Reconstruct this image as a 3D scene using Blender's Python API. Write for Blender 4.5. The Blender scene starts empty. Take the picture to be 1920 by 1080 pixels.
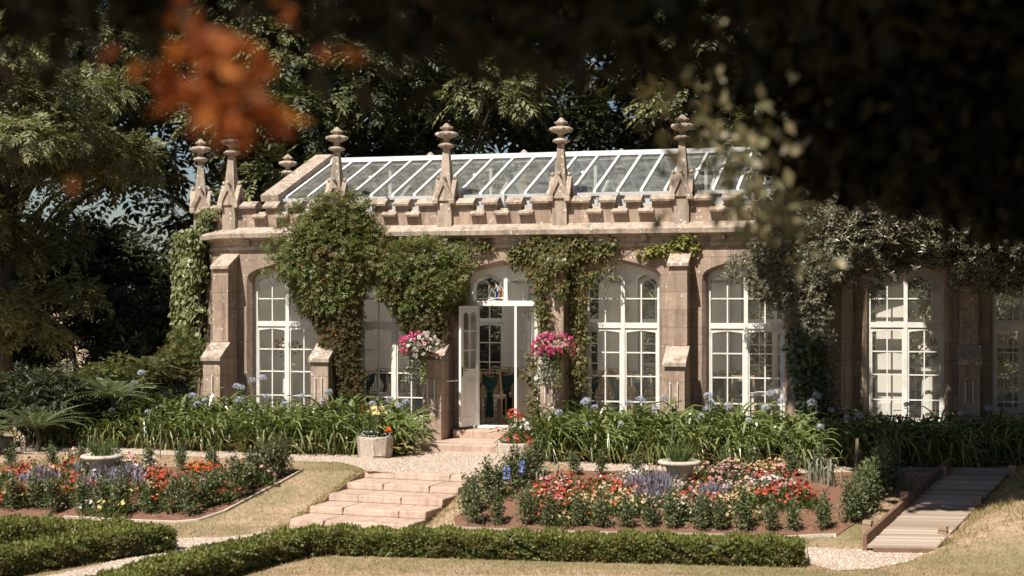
import bpy, bmesh, math, random
import numpy as np
from mathutils import Vector, Matrix
rng = np.random.default_rng(11)
random.seed(5)
PI = math.pi
C = bpy.context.scene.collection
sc = bpy.context.scene
TH = math.radians(15.64)
CO, SI = math.cos(TH), math.sin(TH)
WO = (0.0, 25.5)
EYE = 2.5
SUN = np.array([-0.308, -0.484, 0.819]); SUN /= np.linalg.norm(SUN)

def W(s, n, z=0.0):                       # facade coordinates -> world
    return (WO[0] + s*CO + n*SI, WO[1] - s*SI + n*CO, z)
def Warr(P):
    P = np.asarray(P, float)
    return np.stack([WO[0]+P[:,0]*CO+P[:,1]*SI, WO[1]-P[:,0]*SI+P[:,1]*CO, P[:,2]], 1)
def Wdir(D):
    D = np.asarray(D, float)
    return np.stack([D[:,0]*CO+D[:,1]*SI, -D[:,0]*SI+D[:,1]*CO, D[:,2]], 1)

# ---------------------------------------------------------------- mesh builder
class MB:
    def __init__(self):
        self.V=[]; self.L=[]; self.S=[]; self.M=[]; self.n=0; self.T=None
    def add(self, verts, faces, m=0):
        v = np.asarray(verts, float).reshape(-1,3)
        if self.T is not None:
            T = np.array(self.T); v = v@T[:3,:3].T + T[:3,3]
        if isinstance(faces, np.ndarray):
            L = faces.astype(np.int64).ravel(); S = np.full(len(faces), faces.shape[1])
        else:
            L = np.array([i for f in faces for i in f]); S = np.array([len(f) for f in faces])
        self.V.append(v); self.L.append(L+self.n); self.S.append(S)
        self.M.append(np.full(len(S), m)); self.n += len(v)
        return self
    def box(self, x0,x1,y0,y1,z0,z1, m=0):
        v=[(x,y,z) for z in (z0,z1) for y in (y0,y1) for x in (x0,x1)]
        return self.add(v, [(0,2,3,1),(4,5,7,6),(0,1,5,4),(2,6,7,3),(0,4,6,2),(1,3,7,5)], m)
    def hexa(self, v, m=0):               # 4 bottom (ccw) + 4 top
        return self.add(v, [(3,2,1,0),(4,5,6,7),(0,1,5,4),(1,2,6,5),(2,3,7,6),(3,0,4,7)], m)
    def prism_x(self, prof, x0, x1, m=0):  # prof [(y,z)] ccw seen from -x .. extruded along x
        k=len(prof); v=[(x0,a,b) for a,b in prof]+[(x1,a,b) for a,b in prof]
        return self.add(v, [tuple(range(k))[::-1], tuple(range(k,2*k))]+[(i,(i+1)%k,(i+1)%k+k,i+k) for i in range(k)], m)
    def prism_y(self, prof, y0, y1, m=0):  # prof [(x,z)]
        k=len(prof); v=[(a,y0,b) for a,b in prof]+[(a,y1,b) for a,b in prof]
        return self.add(v, [tuple(range(k)), tuple(range(k,2*k))[::-1]]+[(i,i+k,(i+1)%k+k,(i+1)%k) for i in range(k)], m)
    def prism_z(self, prof, z0, z1, m=0, top=None):
        k=len(prof); top = top or prof
        v=[(a,b,z0) for a,b in prof]+[(a,b,z1) for a,b in top]
        return self.add(v, [tuple(range(k))[::-1], tuple(range(k,2*k))]+[(i,(i+1)%k,(i+1)%k+k,i+k) for i in range(k)], m)
    def lathe(self, prof, cx=0, cy=0, seg=16, m=0, lobes=0, amp=0):
        v=[]; k=len(prof)
        for r,z in prof:
            for j in range(seg):
                a=2*PI*j/seg; rr=r*(1+(amp*math.cos(lobes*a) if lobes else 0))
                v.append((cx+rr*math.cos(a), cy+rr*math.sin(a), z))
        f=[(i*seg+j, i*seg+(j+1)%seg, (i+1)*seg+(j+1)%seg, (i+1)*seg+j) for i in range(k-1) for j in range(seg)]
        f.append(tuple(range(seg))[::-1]); f.append(tuple((k-1)*seg+j for j in range(seg)))
        return self.add(v, f, m)
    def tube(self, pts, rad, seg=6, m=0):
        pts=[Vector(p) for p in pts]
        if not hasattr(rad,'__len__'): rad=[rad]*len(pts)
        v=[]; k=len(pts)
        for i,p in enumerate(pts):
            d=(pts[min(i+1,k-1)]-pts[max(i-1,0)]).normalized()
            a=Vector((1,0,0)) if abs(d.x)<.8 else Vector((0,1,0))
            a=(a-d*a.dot(d)).normalized(); b=d.cross(a)
            for j in range(seg):
                t=2*PI*j/seg; q=p+(a*math.cos(t)+b*math.sin(t))*rad[i]; v.append(tuple(q))
        f=[(i*seg+j, i*seg+(j+1)%seg, (i+1)*seg+(j+1)%seg, (i+1)*seg+j) for i in range(k-1) for j in range(seg)]
        f.append(tuple(range(seg))[::-1]); f.append(tuple((k-1)*seg+j for j in range(seg)))
        return self.add(v, f, m)
    def scatter(self, tv, tf, P, Y, N, S, m=0):
        P=np.asarray(P,float); n=len(P)
        if n==0: return self
        Y=Y/np.maximum(np.linalg.norm(Y,axis=1,keepdims=True),1e-9)
        Z=N-(N*Y).sum(1,keepdims=True)*Y
        Z=Z/np.maximum(np.linalg.norm(Z,axis=1,keepdims=True),1e-6)
        X=np.cross(Y,Z)
        R=np.stack([X,Y,Z],axis=2)                      # columns
        S=np.broadcast_to(np.asarray(S,float).reshape(-1,1,1),(n,1,1))
        v=np.einsum('nij,kj->nki',R,tv)*S+P[:,None,:]
        k=len(tv); f=tf[None,:,:]+(np.arange(n)*k)[:,None,None]
        return self.add(v.reshape(-1,3), f.reshape(-1,tf.shape[1]), m)
    def mesh(self, name, mats, smooth=False, loc=None):
        me=bpy.data.meshes.new(name)
        V=np.concatenate(self.V); L=np.concatenate(self.L); S=np.concatenate(self.S); M=np.concatenate(self.M)
        if loc is not None: V=V-np.array(loc)
        me.vertices.add(len(V)); me.vertices.foreach_set('co', V.ravel())
        me.loops.add(len(L)); me.loops.foreach_set('vertex_index', L.astype(np.int32))
        me.polygons.add(len(S))
        me.polygons.foreach_set('loop_start', (np.cumsum(S)-S).astype(np.int32))
        me.polygons.foreach_set('material_index', M.astype(np.int32))
        me.polygons.foreach_set('use_smooth', np.full(len(S),bool(smooth)))
        for mt in (mats if isinstance(mats,(list,tuple)) else [mats]): me.materials.append(mt)
        me.update(calc_edges=True); me.validate()
        return me
    def build(self, name, mats, parent=None, smooth=False, loc=None):
        o=bpy.data.objects.new(name, self.mesh(name, mats, smooth, loc)); C.objects.link(o)
        if loc is not None: o.location=loc
        if parent is not None: o.parent=parent
        return o

def tag(o, label=None, cat=None, group=None, kind=None):
    if label: o['label']=label
    if cat: o['category']=cat
    if group: o['group']=group
    if kind: o['kind']=kind
    return o
def empty(name, loc=(0,0,0), rz=0):
    o=bpy.data.objects.new(name,None); C.objects.link(o); o.location=loc; o.rotation_euler=(0,0,rz); return o
def link(name, me, parent=None, loc=(0,0,0), rz=0, sc_=1.0):
    o=bpy.data.objects.new(name,me); C.objects.link(o); o.location=loc; o.rotation_euler=(0,0,rz)
    o.scale=(sc_,)*3 if not hasattr(sc_,'__len__') else sc_
    if parent is not None: o.parent=parent
    return o
def copy_tree(o, parent=None):
    c=o.copy(); C.objects.link(c); c.parent=parent
    for ch in list(o.children): copy_tree(ch, c)
    return c

# ---------------------------------------------------------------- materials
def newmat(name):
    m=bpy.data.materials.new(name); m.use_nodes=True; nt=m.node_tree; nt.nodes.clear()
    out=nt.nodes.new('ShaderNodeOutputMaterial'); b=nt.nodes.new('ShaderNodeBsdfPrincipled')
    nt.links.new(b.outputs[0], out.inputs[0]); return m,nt,b,out
def nd(nt,t,**k):
    n=nt.nodes.new(t)
    for a,v in k.items():
        if a in n.inputs.keys(): n.inputs[a].default_value=v
        else: setattr(n,a,v)
    return n
def ramp(nt, fac, stops):
    r=nt.nodes.new('ShaderNodeValToRGB'); e=r.color_ramp.elements
    while len(e)<len(stops): e.new(.5)
    for i,(p,c) in enumerate(stops):
        e[i].position=p; e[i].color=(*c,1) if len(c)==3 else c
    nt.links.new(fac,r.inputs[0]); return r
def noise(nt, vec, scale, detail=4, rough=.6, dist=0):
    n=nt.nodes.new('ShaderNodeTexNoise'); n.inputs['Scale'].default_value=scale; n.inputs['Detail'].default_value=detail
    n.inputs['Roughness'].default_value=rough; n.inputs['Distortion'].default_value=dist
    nt.links.new(vec,n.inputs['Vector']); return n
def mix(nt, fac, a, b, mode='MIX'):
    n=nt.nodes.new('ShaderNodeMix'); n.data_type='RGBA'; n.blend_type=mode
    def put(sock,v):
        if hasattr(v,'links') or hasattr(v,'is_linked'): nt.links.new(v,sock)
        elif hasattr(v,'__len__'): sock.default_value=(*v,1) if len(v)==3 else v
        else: sock.default_value=v
    put(n.inputs[0],fac); put(n.inputs[6],a); put(n.inputs[7],b); return n.outputs[2]
def bump(nt,b,h,strength=.3,dist=.02):
    n=nt.nodes.new('ShaderNodeBump'); n.inputs['Strength'].default_value=strength; n.inputs['Distance'].default_value=dist
    nt.links.new(h,n.inputs['Height']); nt.links.new(n.outputs[0],b.inputs['Normal']); return n
def objco(nt, world=False):
    if world: return nt.nodes.new('ShaderNodeNewGeometry').outputs['Position']
    return nt.nodes.new('ShaderNodeTexCoord').outputs['Object']

def m_leaf(name, cols, trans=.3, rough=.5, spec=.3, patch=None, pscale=1.2, tcol=(1.0,1.0,.55)):
    """leaf: random tone per leaf, larger patches of tone, light passing through"""
    m,nt,b,out=newmat(name)
    g=nt.nodes.new('ShaderNodeNewGeometry')
    k=len(cols)
    r=ramp(nt,g.outputs['Random Per Island'],[(i/(k-1) if k>1 else 0,c) for i,c in enumerate(cols)])
    col=r.outputs[0]
    n=noise(nt,g.outputs['Position'],pscale,3)
    if patch:
        rr=ramp(nt,n.outputs[0],[(.48,(0,0,0)),(.62,(1,1,1))])
        col=mix(nt,rr.outputs[0],col,patch)
    nt.links.new(col,b.inputs['Base Color']); b.inputs['Roughness'].default_value=rough
    b.inputs['Specular IOR Level'].default_value=spec
    t=nt.nodes.new('ShaderNodeBsdfTranslucent'); tc=mix(nt,1.0,col,tcol,'MULTIPLY'); nt.links.new(tc,t.inputs[0])
    ms=nt.nodes.new('ShaderNodeMixShader'); ms.inputs[0].default_value=trans
    nt.links.new(b.outputs[0],ms.inputs[1]); nt.links.new(t.outputs[0],ms.inputs[2]); nt.links.new(ms.outputs[0],out.inputs[0])
    return m
def m_plain(name, c1, c2=None, scale=8, rough=.6, bs=.15, metal=0, spec=.4, world=False, bscale=None, bd=.01):
    m,nt,b,out=newmat(name); co=objco(nt,world)
    n=noise(nt,co,scale,5)
    r=ramp(nt,n.outputs[0],[(.3,c1),(.7,c2 or c1)])
    nt.links.new(r.outputs[0],b.inputs['Base Color']); b.inputs['Roughness'].default_value=rough
    b.inputs['Metallic'].default_value=metal; b.inputs['Specular IOR Level'].default_value=spec
    if bs:
        n2=noise(nt,co,bscale or scale*5,4); bump(nt,b,n2.outputs[0],bs,bd)
    return m
def m_stone(name, base, dark, lich, joints=True, spots=.62, grime=.5):
    m,nt,b,out=newmat(name); co=objco(nt)
    if not joints:
        oi=nt.nodes.new('ShaderNodeObjectInfo'); mu=nd(nt,'ShaderNodeMath',operation='MULTIPLY'); mu.inputs[1].default_value=17; nt.links.new(oi.outputs['Random'],mu.inputs[0])
        va=nd(nt,'ShaderNodeVectorMath',operation='ADD'); nt.links.new(co,va.inputs[0]); nt.links.new(mu.outputs[0],va.inputs[1]); co=va.outputs[0]
    n1=noise(nt,co,1.3,6,.65); n2=noise(nt,co,9,6,.7); n3=noise(nt,co,45,4,.7)
    c=ramp(nt,n1.outputs[0],[(.35,base),(.65,tuple(x*.8 for x in base))]).outputs[0]
    c=mix(nt,ramp(nt,n2.outputs[0],[(.45,(0,0,0)),(.75,(1,1,1))]).outputs[0],c,dark)
    h=n3.outputs[0]
    if joints:
        sep=nt.nodes.new('ShaderNodeSeparateXYZ'); nt.links.new(co,sep.inputs[0])
        ad=nd(nt,'ShaderNodeMath',operation='ADD'); nt.links.new(sep.outputs[0],ad.inputs[0]); nt.links.new(sep.outputs[1],ad.inputs[1])
        cmb=nt.nodes.new('ShaderNodeCombineXYZ'); nt.links.new(ad.outputs[0],cmb.inputs[0]); nt.links.new(sep.outputs[2],cmb.inputs[1])
        br=nt.nodes.new('ShaderNodeTexBrick'); nt.links.new(cmb.outputs[0],br.inputs[0])
        br.inputs['Scale'].default_value=1.0; br.inputs['Brick Width'].default_value=.62; br.inputs['Row Height'].default_value=.29
        br.inputs['Mortar Size'].default_value=.006; br.inputs['Mortar Smooth'].default_value=.3
        br.inputs['Color1'].default_value=(1,1,1,1); br.inputs['Color2'].default_value=(.74,.73,.74,1); br.inputs['Mortar'].default_value=(.50,.48,.47,1)
        c=mix(nt,.9,c,br.outputs[0],'MULTIPLY')
    # grime streaks stretched vertically, and pale lichen spots
    mp=nt.nodes.new('ShaderNodeMapping'); mp.inputs['Scale'].default_value=(7,7,.9); nt.links.new(co,mp.inputs[0])
    ns=noise(nt,mp.outputs[0],1,5,.7)
    f=ramp(nt,ns.outputs[0],[(.46,(0,0,0)),(.72,(grime,)*3)]).outputs[0]
    c=mix(nt,f,c,tuple(x*.38 for x in dark))
    v=nt.nodes.new('ShaderNodeTexVoronoi'); v.inputs['Scale'].default_value=11; nt.links.new(co,v.inputs[0])
    n4=noise(nt,co,3.3,3); n5=noise(nt,co,30,3)
    a=nd(nt,'ShaderNodeMath',operation='MULTIPLY_ADD'); nt.links.new(n4.outputs[0],a.inputs[0]); a.inputs[1].default_value=-.75; vo=nd(nt,'ShaderNodeMath',operation='ADD'); vo.inputs[1].default_value=.3; nt.links.new(v.outputs['Distance'],vo.inputs[0]); nt.links.new(vo.outputs[0],a.inputs[2])
    a2=nd(nt,'ShaderNodeMath',operation='MULTIPLY_ADD'); nt.links.new(n5.outputs[0],a2.inputs[0]); a2.inputs[1].default_value=.35; a.use_clamp=False; nt.links.new(a.outputs[0],a2.inputs[2])
    f=ramp(nt,a2.outputs[0],[(.92-spots,(1,1,1)),(.95-spots,(0,0,0))]).outputs[0]
    c=mix(nt,f,c,lich)
    nt.links.new(c,b.inputs['Base Color']); b.inputs['Roughness'].default_value=.92; b.inputs['Specular IOR Level'].default_value=.15
    hh=nd(nt,'ShaderNodeMath',operation='ADD'); nt.links.new(n3.outputs[0],hh.inputs[0]); nt.links.new(n2.outputs[0],hh.inputs[1])
    bump(nt,b,hh.outputs[0],.5,.012)
    return m
def m_glass(name, tint=(.98,.98,.96), dirt=.05, rough=.03, gl=1.0):
    m,nt,b,out=newmat(name); nt.nodes.remove(b)
    tr=nd(nt,'ShaderNodeBsdfTransparent'); tr.inputs[0].default_value=(*tint,1)
    gs=nd(nt,'ShaderNodeBsdfGlossy'); gs.inputs['Roughness'].default_value=rough
    lw=nt.nodes.new('ShaderNodeLayerWeight'); lw.inputs[0].default_value=.5
    pw=nd(nt,'ShaderNodeMath',operation='POWER'); pw.inputs[1].default_value=4.5; nt.links.new(lw.outputs['Facing'],pw.inputs[0])
    fr=nd(nt,'ShaderNodeMath',operation='MULTIPLY_ADD'); fr.inputs[1].default_value=.9; fr.inputs[2].default_value=.05; nt.links.new(pw.outputs[0],fr.inputs[0])
    co=objco(nt); n=noise(nt,co,1.7,2); bp=nt.nodes.new('ShaderNodeBump'); bp.inputs['Strength'].default_value=.08; bp.inputs['Distance'].default_value=.03
    nt.links.new(n.outputs[0],bp.inputs['Height']); nt.links.new(bp.outputs[0],gs.inputs['Normal'])
    ms=nt.nodes.new('ShaderNodeMixShader'); nt.links.new(fr.outputs[0],ms.inputs[0]); nt.links.new(tr.outputs[0],ms.inputs[1]); nt.links.new(gs.outputs[0],ms.inputs[2])
    df=nd(nt,'ShaderNodeBsdfDiffuse'); df.inputs[0].default_value=(.55,.56,.5,1)
    n2=noise(nt,co,4,5); f=ramp(nt,n2.outputs[0],[(.3,(dirt*.4,)*3),(.7,(dirt*1.6,)*3)])
    m2=nt.nodes.new('ShaderNodeMixShader'); nt.links.new(f.outputs[0],m2.inputs[0]); nt.links.new(ms.outputs[0],m2.inputs[1]); nt.links.new(df.outputs[0],m2.inputs[2])
    nt.links.new(m2.outputs[0],out.inputs[0]); return m

MAT={}
M_=MAT
M_['stone']=m_stone('sandstone',(.52,.395,.31),(.36,.255,.19),(.62,.57,.49),True,.72,.75)
M_['stone_pale']=m_stone('weathered_sandstone',(.51,.41,.33),(.31,.25,.20),(.66,.62,.55),False,.69,.85)
M_['stone_step']=m_stone('step_stone',(.58,.43,.34),(.46,.32,.25),(.60,.48,.40),False,.83,.6)
M_['stone_trough']=m_stone('trough_stone',(.60,.51,.42),(.42,.33,.26),(.72,.68,.62),False,.74,.5)
M_['urn']=m_stone('urn_stone',(.60,.56,.47),(.40,.36,.28),(.74,.72,.64),False,.72,.5)
M_['white']=m_plain('white_paint',(.84,.82,.78),(.78,.75,.70),3,.45,.05)
M_['white_old']=m_plain('worn_white_paint',(.84,.82,.78),(.66,.63,.57),5,.6,.1)
M_['plaster']=m_plain('white_plaster',(.74,.71,.66),(.68,.65,.60),1.5,.8,.05)
M_['lead']=m_plain('grey_lead',(.42,.43,.44),(.56,.56,.55),5,.5,.1)
M_['glass']=m_glass('window_glass')
M_['roofglass']=m_glass('roof_glass',(.80,.83,.80),.15,.05)
M_['floor']=m_plain('interior_floor',(.32,.21,.15),(.40,.27,.19),3,.4,.05)
M_['wood']=m_plain('chair_wood',(.42,.28,.16),(.50,.36,.22),12,.5,.05)
M_['sash']=m_plain('green_organza',(.010,.038,.030),(.016,.055,.045),6,.7,.1)
M_['cushion']=m_plain('ivory_cushion',(.7,.66,.56),(.64,.6,.5),6,.8,.05)
M_['bark']=m_plain('tree_bark',(.05,.038,.028),(.10,.08,.06),9,.95,.8,bscale=30,bd=.03)
M_['bark_pale']=m_plain('pale_bark',(.16,.12,.09),(.24,.19,.14),14,.95,.5,bd=.02)
M_['black']=m_plain('black_metal',(.02,.02,.02),(.03,.03,.03),9,.4,.05)
M_['decking']=m_plain('deck_timber',(.34,.26,.20),(.54,.43,.35),2.2,.85,.35,bscale=40)
M_['darkwood']=m_plain('edge_timber',(.15,.085,.05),(.23,.14,.085),6,.85,.4,bscale=30)
M_['postwood']=m_plain('post_timber',(.30,.20,.13),(.40,.29,.2),9,.85,.4,bscale=30)
M_['soil']=m_plain('garden_soil',(.19,.095,.06),(.27,.145,.095),6,.95,1.0,bscale=28,bd=.05,world=True)
# foliage
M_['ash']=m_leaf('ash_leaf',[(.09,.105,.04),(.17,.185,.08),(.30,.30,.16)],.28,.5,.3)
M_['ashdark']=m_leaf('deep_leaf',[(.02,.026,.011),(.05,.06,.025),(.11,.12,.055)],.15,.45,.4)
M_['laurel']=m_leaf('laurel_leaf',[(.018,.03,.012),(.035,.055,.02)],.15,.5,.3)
M_['sumac']=m_leaf('sumac_leaf',[(.12,.16,.07),(.2,.24,.12)],.3,.5,.3)
M_['jas']=m_leaf('jasmine_leaf',[(.07,.095,.022),(.14,.17,.045),(.21,.23,.075)],.3,.45,.4,patch=(.15,.12,.04),pscale=2.1)
M_['jasold']=m_leaf('brown_vine_leaf',[(.17,.08,.03),(.08,.085,.03),(.11,.075,.03),(.05,.07,.025)],.25,.6,.2)
M_['vine']=m_leaf('vine_leaf',[(.06,.085,.02),(.12,.14,.04),(.17,.17,.06),(.22,.11,.05)],.28,.5,.3,pscale=2)
M_['ivy']=m_leaf('ivy_leaf',[(.11,.135,.05),(.19,.215,.09),(.28,.29,.14)],.2,.38,.5)
M_['ivydark']=m_leaf('dark_ivy_leaf',[(.035,.055,.02),(.07,.095,.04)],.15,.4,.5)
M_['yvine']=m_leaf('yellow_vine_leaf',[(.20,.22,.05),(.30,.27,.07),(.14,.17,.04)],.3,.5,.3)
M_['olive']=m_leaf('grey_green_leaf',[(.08,.082,.05),(.17,.165,.105),(.30,.28,.19)],.15,.4,.6)
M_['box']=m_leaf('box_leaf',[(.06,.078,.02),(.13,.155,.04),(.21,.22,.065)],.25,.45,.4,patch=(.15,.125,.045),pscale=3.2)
M_['boxtop']=m_leaf('box_top_leaf',[(.14,.165,.035),(.20,.215,.055),(.27,.27,.08)],.3,.45,.4)  # lighter tones, used for hedge tops and their shoots
M_['boxblue']=m_leaf('box_bush_leaf',[(.065,.085,.038),(.12,.145,.06),(.19,.21,.095)],.2,.45,.4)
M_['aga']=m_leaf('agapanthus_leaf',[(.07,.105,.025),(.11,.15,.04),(.17,.20,.06),(.25,.27,.10)],.22,.33,.6)
M_['bed']=m_leaf('bedding_leaf',[(.07,.11,.03),(.12,.16,.05),(.17,.20,.07)],.3,.5,.3)
M_['greyleaf']=m_leaf('grey_trailing_leaf',[(.20,.22,.16),(.30,.31,.23)],.2,.6,.2)
M_['dry']=m_leaf('dry_grass',[(.34,.25,.12),(.44,.33,.17),(.26,.22,.09),(.15,.17,.05)],.2,.7,.1)
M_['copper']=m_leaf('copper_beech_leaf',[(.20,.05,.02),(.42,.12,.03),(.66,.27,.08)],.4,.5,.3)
M_['shade']=m_leaf('shaded_leaf',[(.013,.013,.007),(.034,.032,.014)],.18,.55,.2)  # near-black tones put the shade of the near boughs into the colour
M_['dapple']=m_leaf('sunlit_leaf',[(.14,.14,.07),(.28,.25,.14),(.42,.36,.22)],.3,.45,.4)  # bright copy for the dappled sprays, sunlight put into the colour
M_['decking']=m_leaf('deck_timber',[(.27,.205,.155),(.40,.32,.26),(.48,.39,.32)],0,.85,.1)
def m_petal(n,c,c2=None,t=.35): return m_leaf(n,[c,c2 or tuple(x*.8 for x in c)],t,.7,.1)
M_['red']=m_petal('red_petal',(.55,.06,.045),(.60,.16,.10))
M_['orange']=m_petal('orange_petal',(.85,.14,.02))
M_['cream']=m_petal('cream_petal',(.74,.60,.38),(.66,.42,.27))
M_['yellow']=m_petal('yellow_petal',(.80,.68,.30))
M_['whitep']=m_petal('white_petal',(.80,.76,.74),(.7,.6,.64))
M_['pink']=m_petal('pink_petal',(.72,.10,.28),(.62,.04,.16))
M_['pinkpale']=m_petal('pale_pink_petal',(.72,.45,.47),(.66,.30,.34))
M_['purple']=m_petal('purple_centre',(.09,.02,.14),(.2,.02,.1),.1)
M_['lilac']=m_petal('lilac_petal',(.50,.52,.74),(.64,.66,.80))
M_['lav']=m_petal('lavender_flower',(.24,.22,.30),(.34,.31,.38))
M_['blue']=m_petal('blue_petal',(.22,.30,.68),(.35,.42,.75))

# leaf templates
def T_leaf(l=1., w=.5, droop=.0):
    return np.array([(0,0,0),(w/2,.45*l,0),(0,l,-droop),(-w/2,.45*l,0)],float), np.array([[0,1,2,3]])
def T_pinnate(pairs=5, ll=.42, lw=.13, droop=.35, ang=62):
    V=[];F=[]
    for i in range(pairs):
        t=(i+.6)/pairs; y=t; z=-droop*t*t
        for sg in (-1,1):
            a=math.radians(ang-14*t); L=ll*(1-.35*abs(t-.5)); dx,dy=sg*math.sin(a),math.cos(a); px,py=dy,-dx
            b=len(V); zz=z-.35*L
            V+=[(0,y,z),(dx*L*.45+px*lw/2,y+dy*L*.45+py*lw/2,z-.1*L),(dx*L,y+dy*L,zz),(dx*L*.45-px*lw/2,y+dy*L*.45-py*lw/2,z-.1*L)]
            F.append((b,b+1,b+2,b+3))
    b=len(V); V+=[(0,.95,-droop*.9),(lw/2,1.12,-droop*1.2),(0,1.35,-droop*1.7),(-lw/2,1.12,-droop*1.2)]; F.append((b,b+1,b+2,b+3))
    return np.array(V,float), np.array(F)
def T_whorl(k=5, l=.5, w=.16, up=.35):
    V=[];F=[]
    for i in range(k):
        a=2*PI*i/k+.3*(i%2); dx,dy=math.cos(a),math.sin(a); b=len(V)
        V+=[(0,0,0),(dx*l*.5-dy*w/2,dy*l*.5+dx*w/2,up*l*.5),(dx*l,dy*l,up*l*(1 if i%2 else .4)),(dx*l*.5+dy*w/2,dy*l*.5-dx*w/2,up*l*.5)]
        F.append((b,b+1,b+2,b+3))
    return np.array(V,float), np.array(F)
def T_disc(k=6, r=.5):
    return np.array([(r*math.cos(2*PI*i/k)*(1 if i%2 else .86),r*math.sin(2*PI*i/k)*(1 if i%2 else .86),0) for i in range(k)],float), np.array([list(range(k))])
LEAF=T_leaf(); IVYL=T_leaf(1.,.95,.1); PIN=T_pinnate(4,.46,.19,.32,58); PINJ=T_pinnate(3,.50,.19,.25,60); PINF2=T_pinnate(15,.27,.045,.45,72); PINF=T_pinnate(6,.30,.085,.3,66); WH=T_whorl(); DISC=T_disc()
def unit(n, up=None):
    d=rng.normal(size=(n,3)); d/=np.linalg.norm(d,axis=1,keepdims=True)
    if up: d[:,2]=np.where(d[:,2]<-up, -d[:,2], d[:,2])
    return d
def U(a,b,n=None): return rng.uniform(a,b,n)
# ================================================================ ground
def sm(t): t=np.clip(t,0,1); return t*t*(3-2*t)
def gz(x,y):
    x=np.asarray(x,float); y=np.asarray(y,float)
    k=np.clip((x-3)/1.3,0,1); s0=19.2-1.2*k; s1=21.3+1.1*k
    v=y+.1*x; z=-.47+.47*np.clip((v-s0)/(s1-s0),0,1)
    e=((x-4.99)*4.0-(y-17.5)*2.25)/4.59
    bank=.54*(1-np.exp(-np.maximum(e,0)/.5))*sm((y-16.3)/1.5)*(1-.5*sm((y-20.6)/2))
    z=z+bank
    z=z+1.35*sm((13.5-y)/6)
    return z
def hit(px,py):
    """where the sight line through a photo pixel meets the ground"""
    dx=(px-960)/2800.; dz=-(py-560)/2800.
    t=np.linspace(14,60,9201); d=EYE+dz*t-gz(dx*t,t)
    i=int(np.argmax(d<=0)); return (dx*t[i],t[i])
def gzf(x,y): return float(gz(x,y))

# stairs frame
ST0=np.array([-2.14,21.6]); SA=math.radians(20); SU=np.array([math.cos(SA),-math.sin(SA)]); SD=np.array([-math.sin(SA),-math.cos(SA)])
SWID=1.70; STR=.56; SN=6
def st(a,b): p=ST0+SU*a+SD*b; return (p[0],p[1])

m,nt,b,out=newmat('lawn'); co=objco(nt,True)
n1=noise(nt,co,.55,5,.6); n2=noise(nt,co,14,5,.7); n3=noise(nt,co,120,3)
c=ramp(nt,n2.outputs[0],[(.3,(.36,.25,.16)),(.55,(.54,.39,.27)),(.75,(.64,.50,.37))]).outputs[0]
sx=nt.nodes.new('ShaderNodeSeparateXYZ'); nt.links.new(co,sx.inputs[0]); mr=nd(nt,'ShaderNodeMapRange'); mr.inputs['From Min'].default_value=17.4; mr.inputs['From Max'].default_value=15.8; mr.inputs['To Min'].default_value=0; mr.inputs['To Max'].default_value=.16; nt.links.new(sx.outputs[1],mr.inputs['Value'])
mr2=nd(nt,'ShaderNodeMapRange'); mr2.inputs['From Min'].default_value=1.5; mr2.inputs['From Max'].default_value=5; nt.links.new(sx.outputs[0],mr2.inputs['Value'])
mm=nd(nt,'ShaderNodeMath',operation='MULTIPLY_ADD'); nt.links.new(mr.outputs[0],mm.inputs[0]); nt.links.new(mr2.outputs[0],mm.inputs[1]); nt.links.new(n1.outputs[0],mm.inputs[2])
f=ramp(nt,mm.outputs[0],[(.47,(0,0,0)),(.62,(.7,.7,.7))]).outputs[0]
c=mix(nt,f,c,(.20,.20,.085))
nt.links.new(c,b.inputs['Base Color']); b.inputs['Roughness'].default_value=1; b.inputs['Specular IOR Level'].default_value=.05
bump(nt,b,n3.outputs[0],.8,.03); M_['lawn']=m
m,nt,b,out=newmat('gravel'); co=objco(nt,True)
v=nt.nodes.new('ShaderNodeTexVoronoi'); v.inputs['Scale'].default_value=48; nt.links.new(co,v.inputs[0])
n1=noise(nt,co,1.6,4); n2=noise(nt,co,60,3)
sp=nt.nodes.new('ShaderNodeSeparateColor'); nt.links.new(v.outputs['Color'],sp.inputs[0])
c=ramp(nt,sp.outputs[0],[(0,(.40,.29,.22)),(.35,(.58,.45,.36)),(.75,(.66,.54,.44)),(1,(.74,.65,.56))]).outputs[0]
c=mix(nt,ramp(nt,n1.outputs[0],[(.4,(0,0,0)),(.75,(.45,.45,.45))]).outputs[0],c,(.46,.33,.25))
nt.links.new(c,b.inputs['Base Color']); b.inputs['Roughness'].default_value=.95; b.inputs['Specular IOR Level'].default_value=.1
iv=nd(nt,'ShaderNodeMath',operation='SUBTRACT'); iv.inputs[0].default_value=1; nt.links.new(v.outputs['Distance'],iv.inputs[1])
bump(nt,b,iv.outputs[0],.9,.03); M_['gravel']=m

def cuts(bm, xs, ys):
    for x in xs: bmesh.ops.bisect_plane(bm,geom=bm.verts[:]+bm.edges[:]+bm.faces[:],plane_co=(x,0,0),plane_no=(1,0,0),dist=1e-5)
    for y in ys: bmesh.ops.bisect_plane(bm,geom=bm.verts[:]+bm.edges[:]+bm.faces[:],plane_co=(0,y,0),plane_no=(0,1,0),dist=1e-5)
def finish(bm,name,mat,kind=None,dz=0.):
    for v in bm.verts: v.co.z=gzf(v.co.x,v.co.y)+dz
    me=bpy.data.meshes.new(name); bm.to_mesh(me); bm.free(); me.materials.append(mat)
    for p in me.polygons: p.use_smooth=True
    o=bpy.data.objects.new(name,me); C.objects.link(o)
    if kind: o['kind']=kind
    return o
GX=[round(-9+.3*i,3) for i in range(61)]; GY=[round(12+.3*i,3) for i in range(48)]
FL=[st(-.0,-.0),st(SWID,0),st(SWID,STR*(SN-1)+.02),st(0,STR*(SN-1)+.02)]
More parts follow.
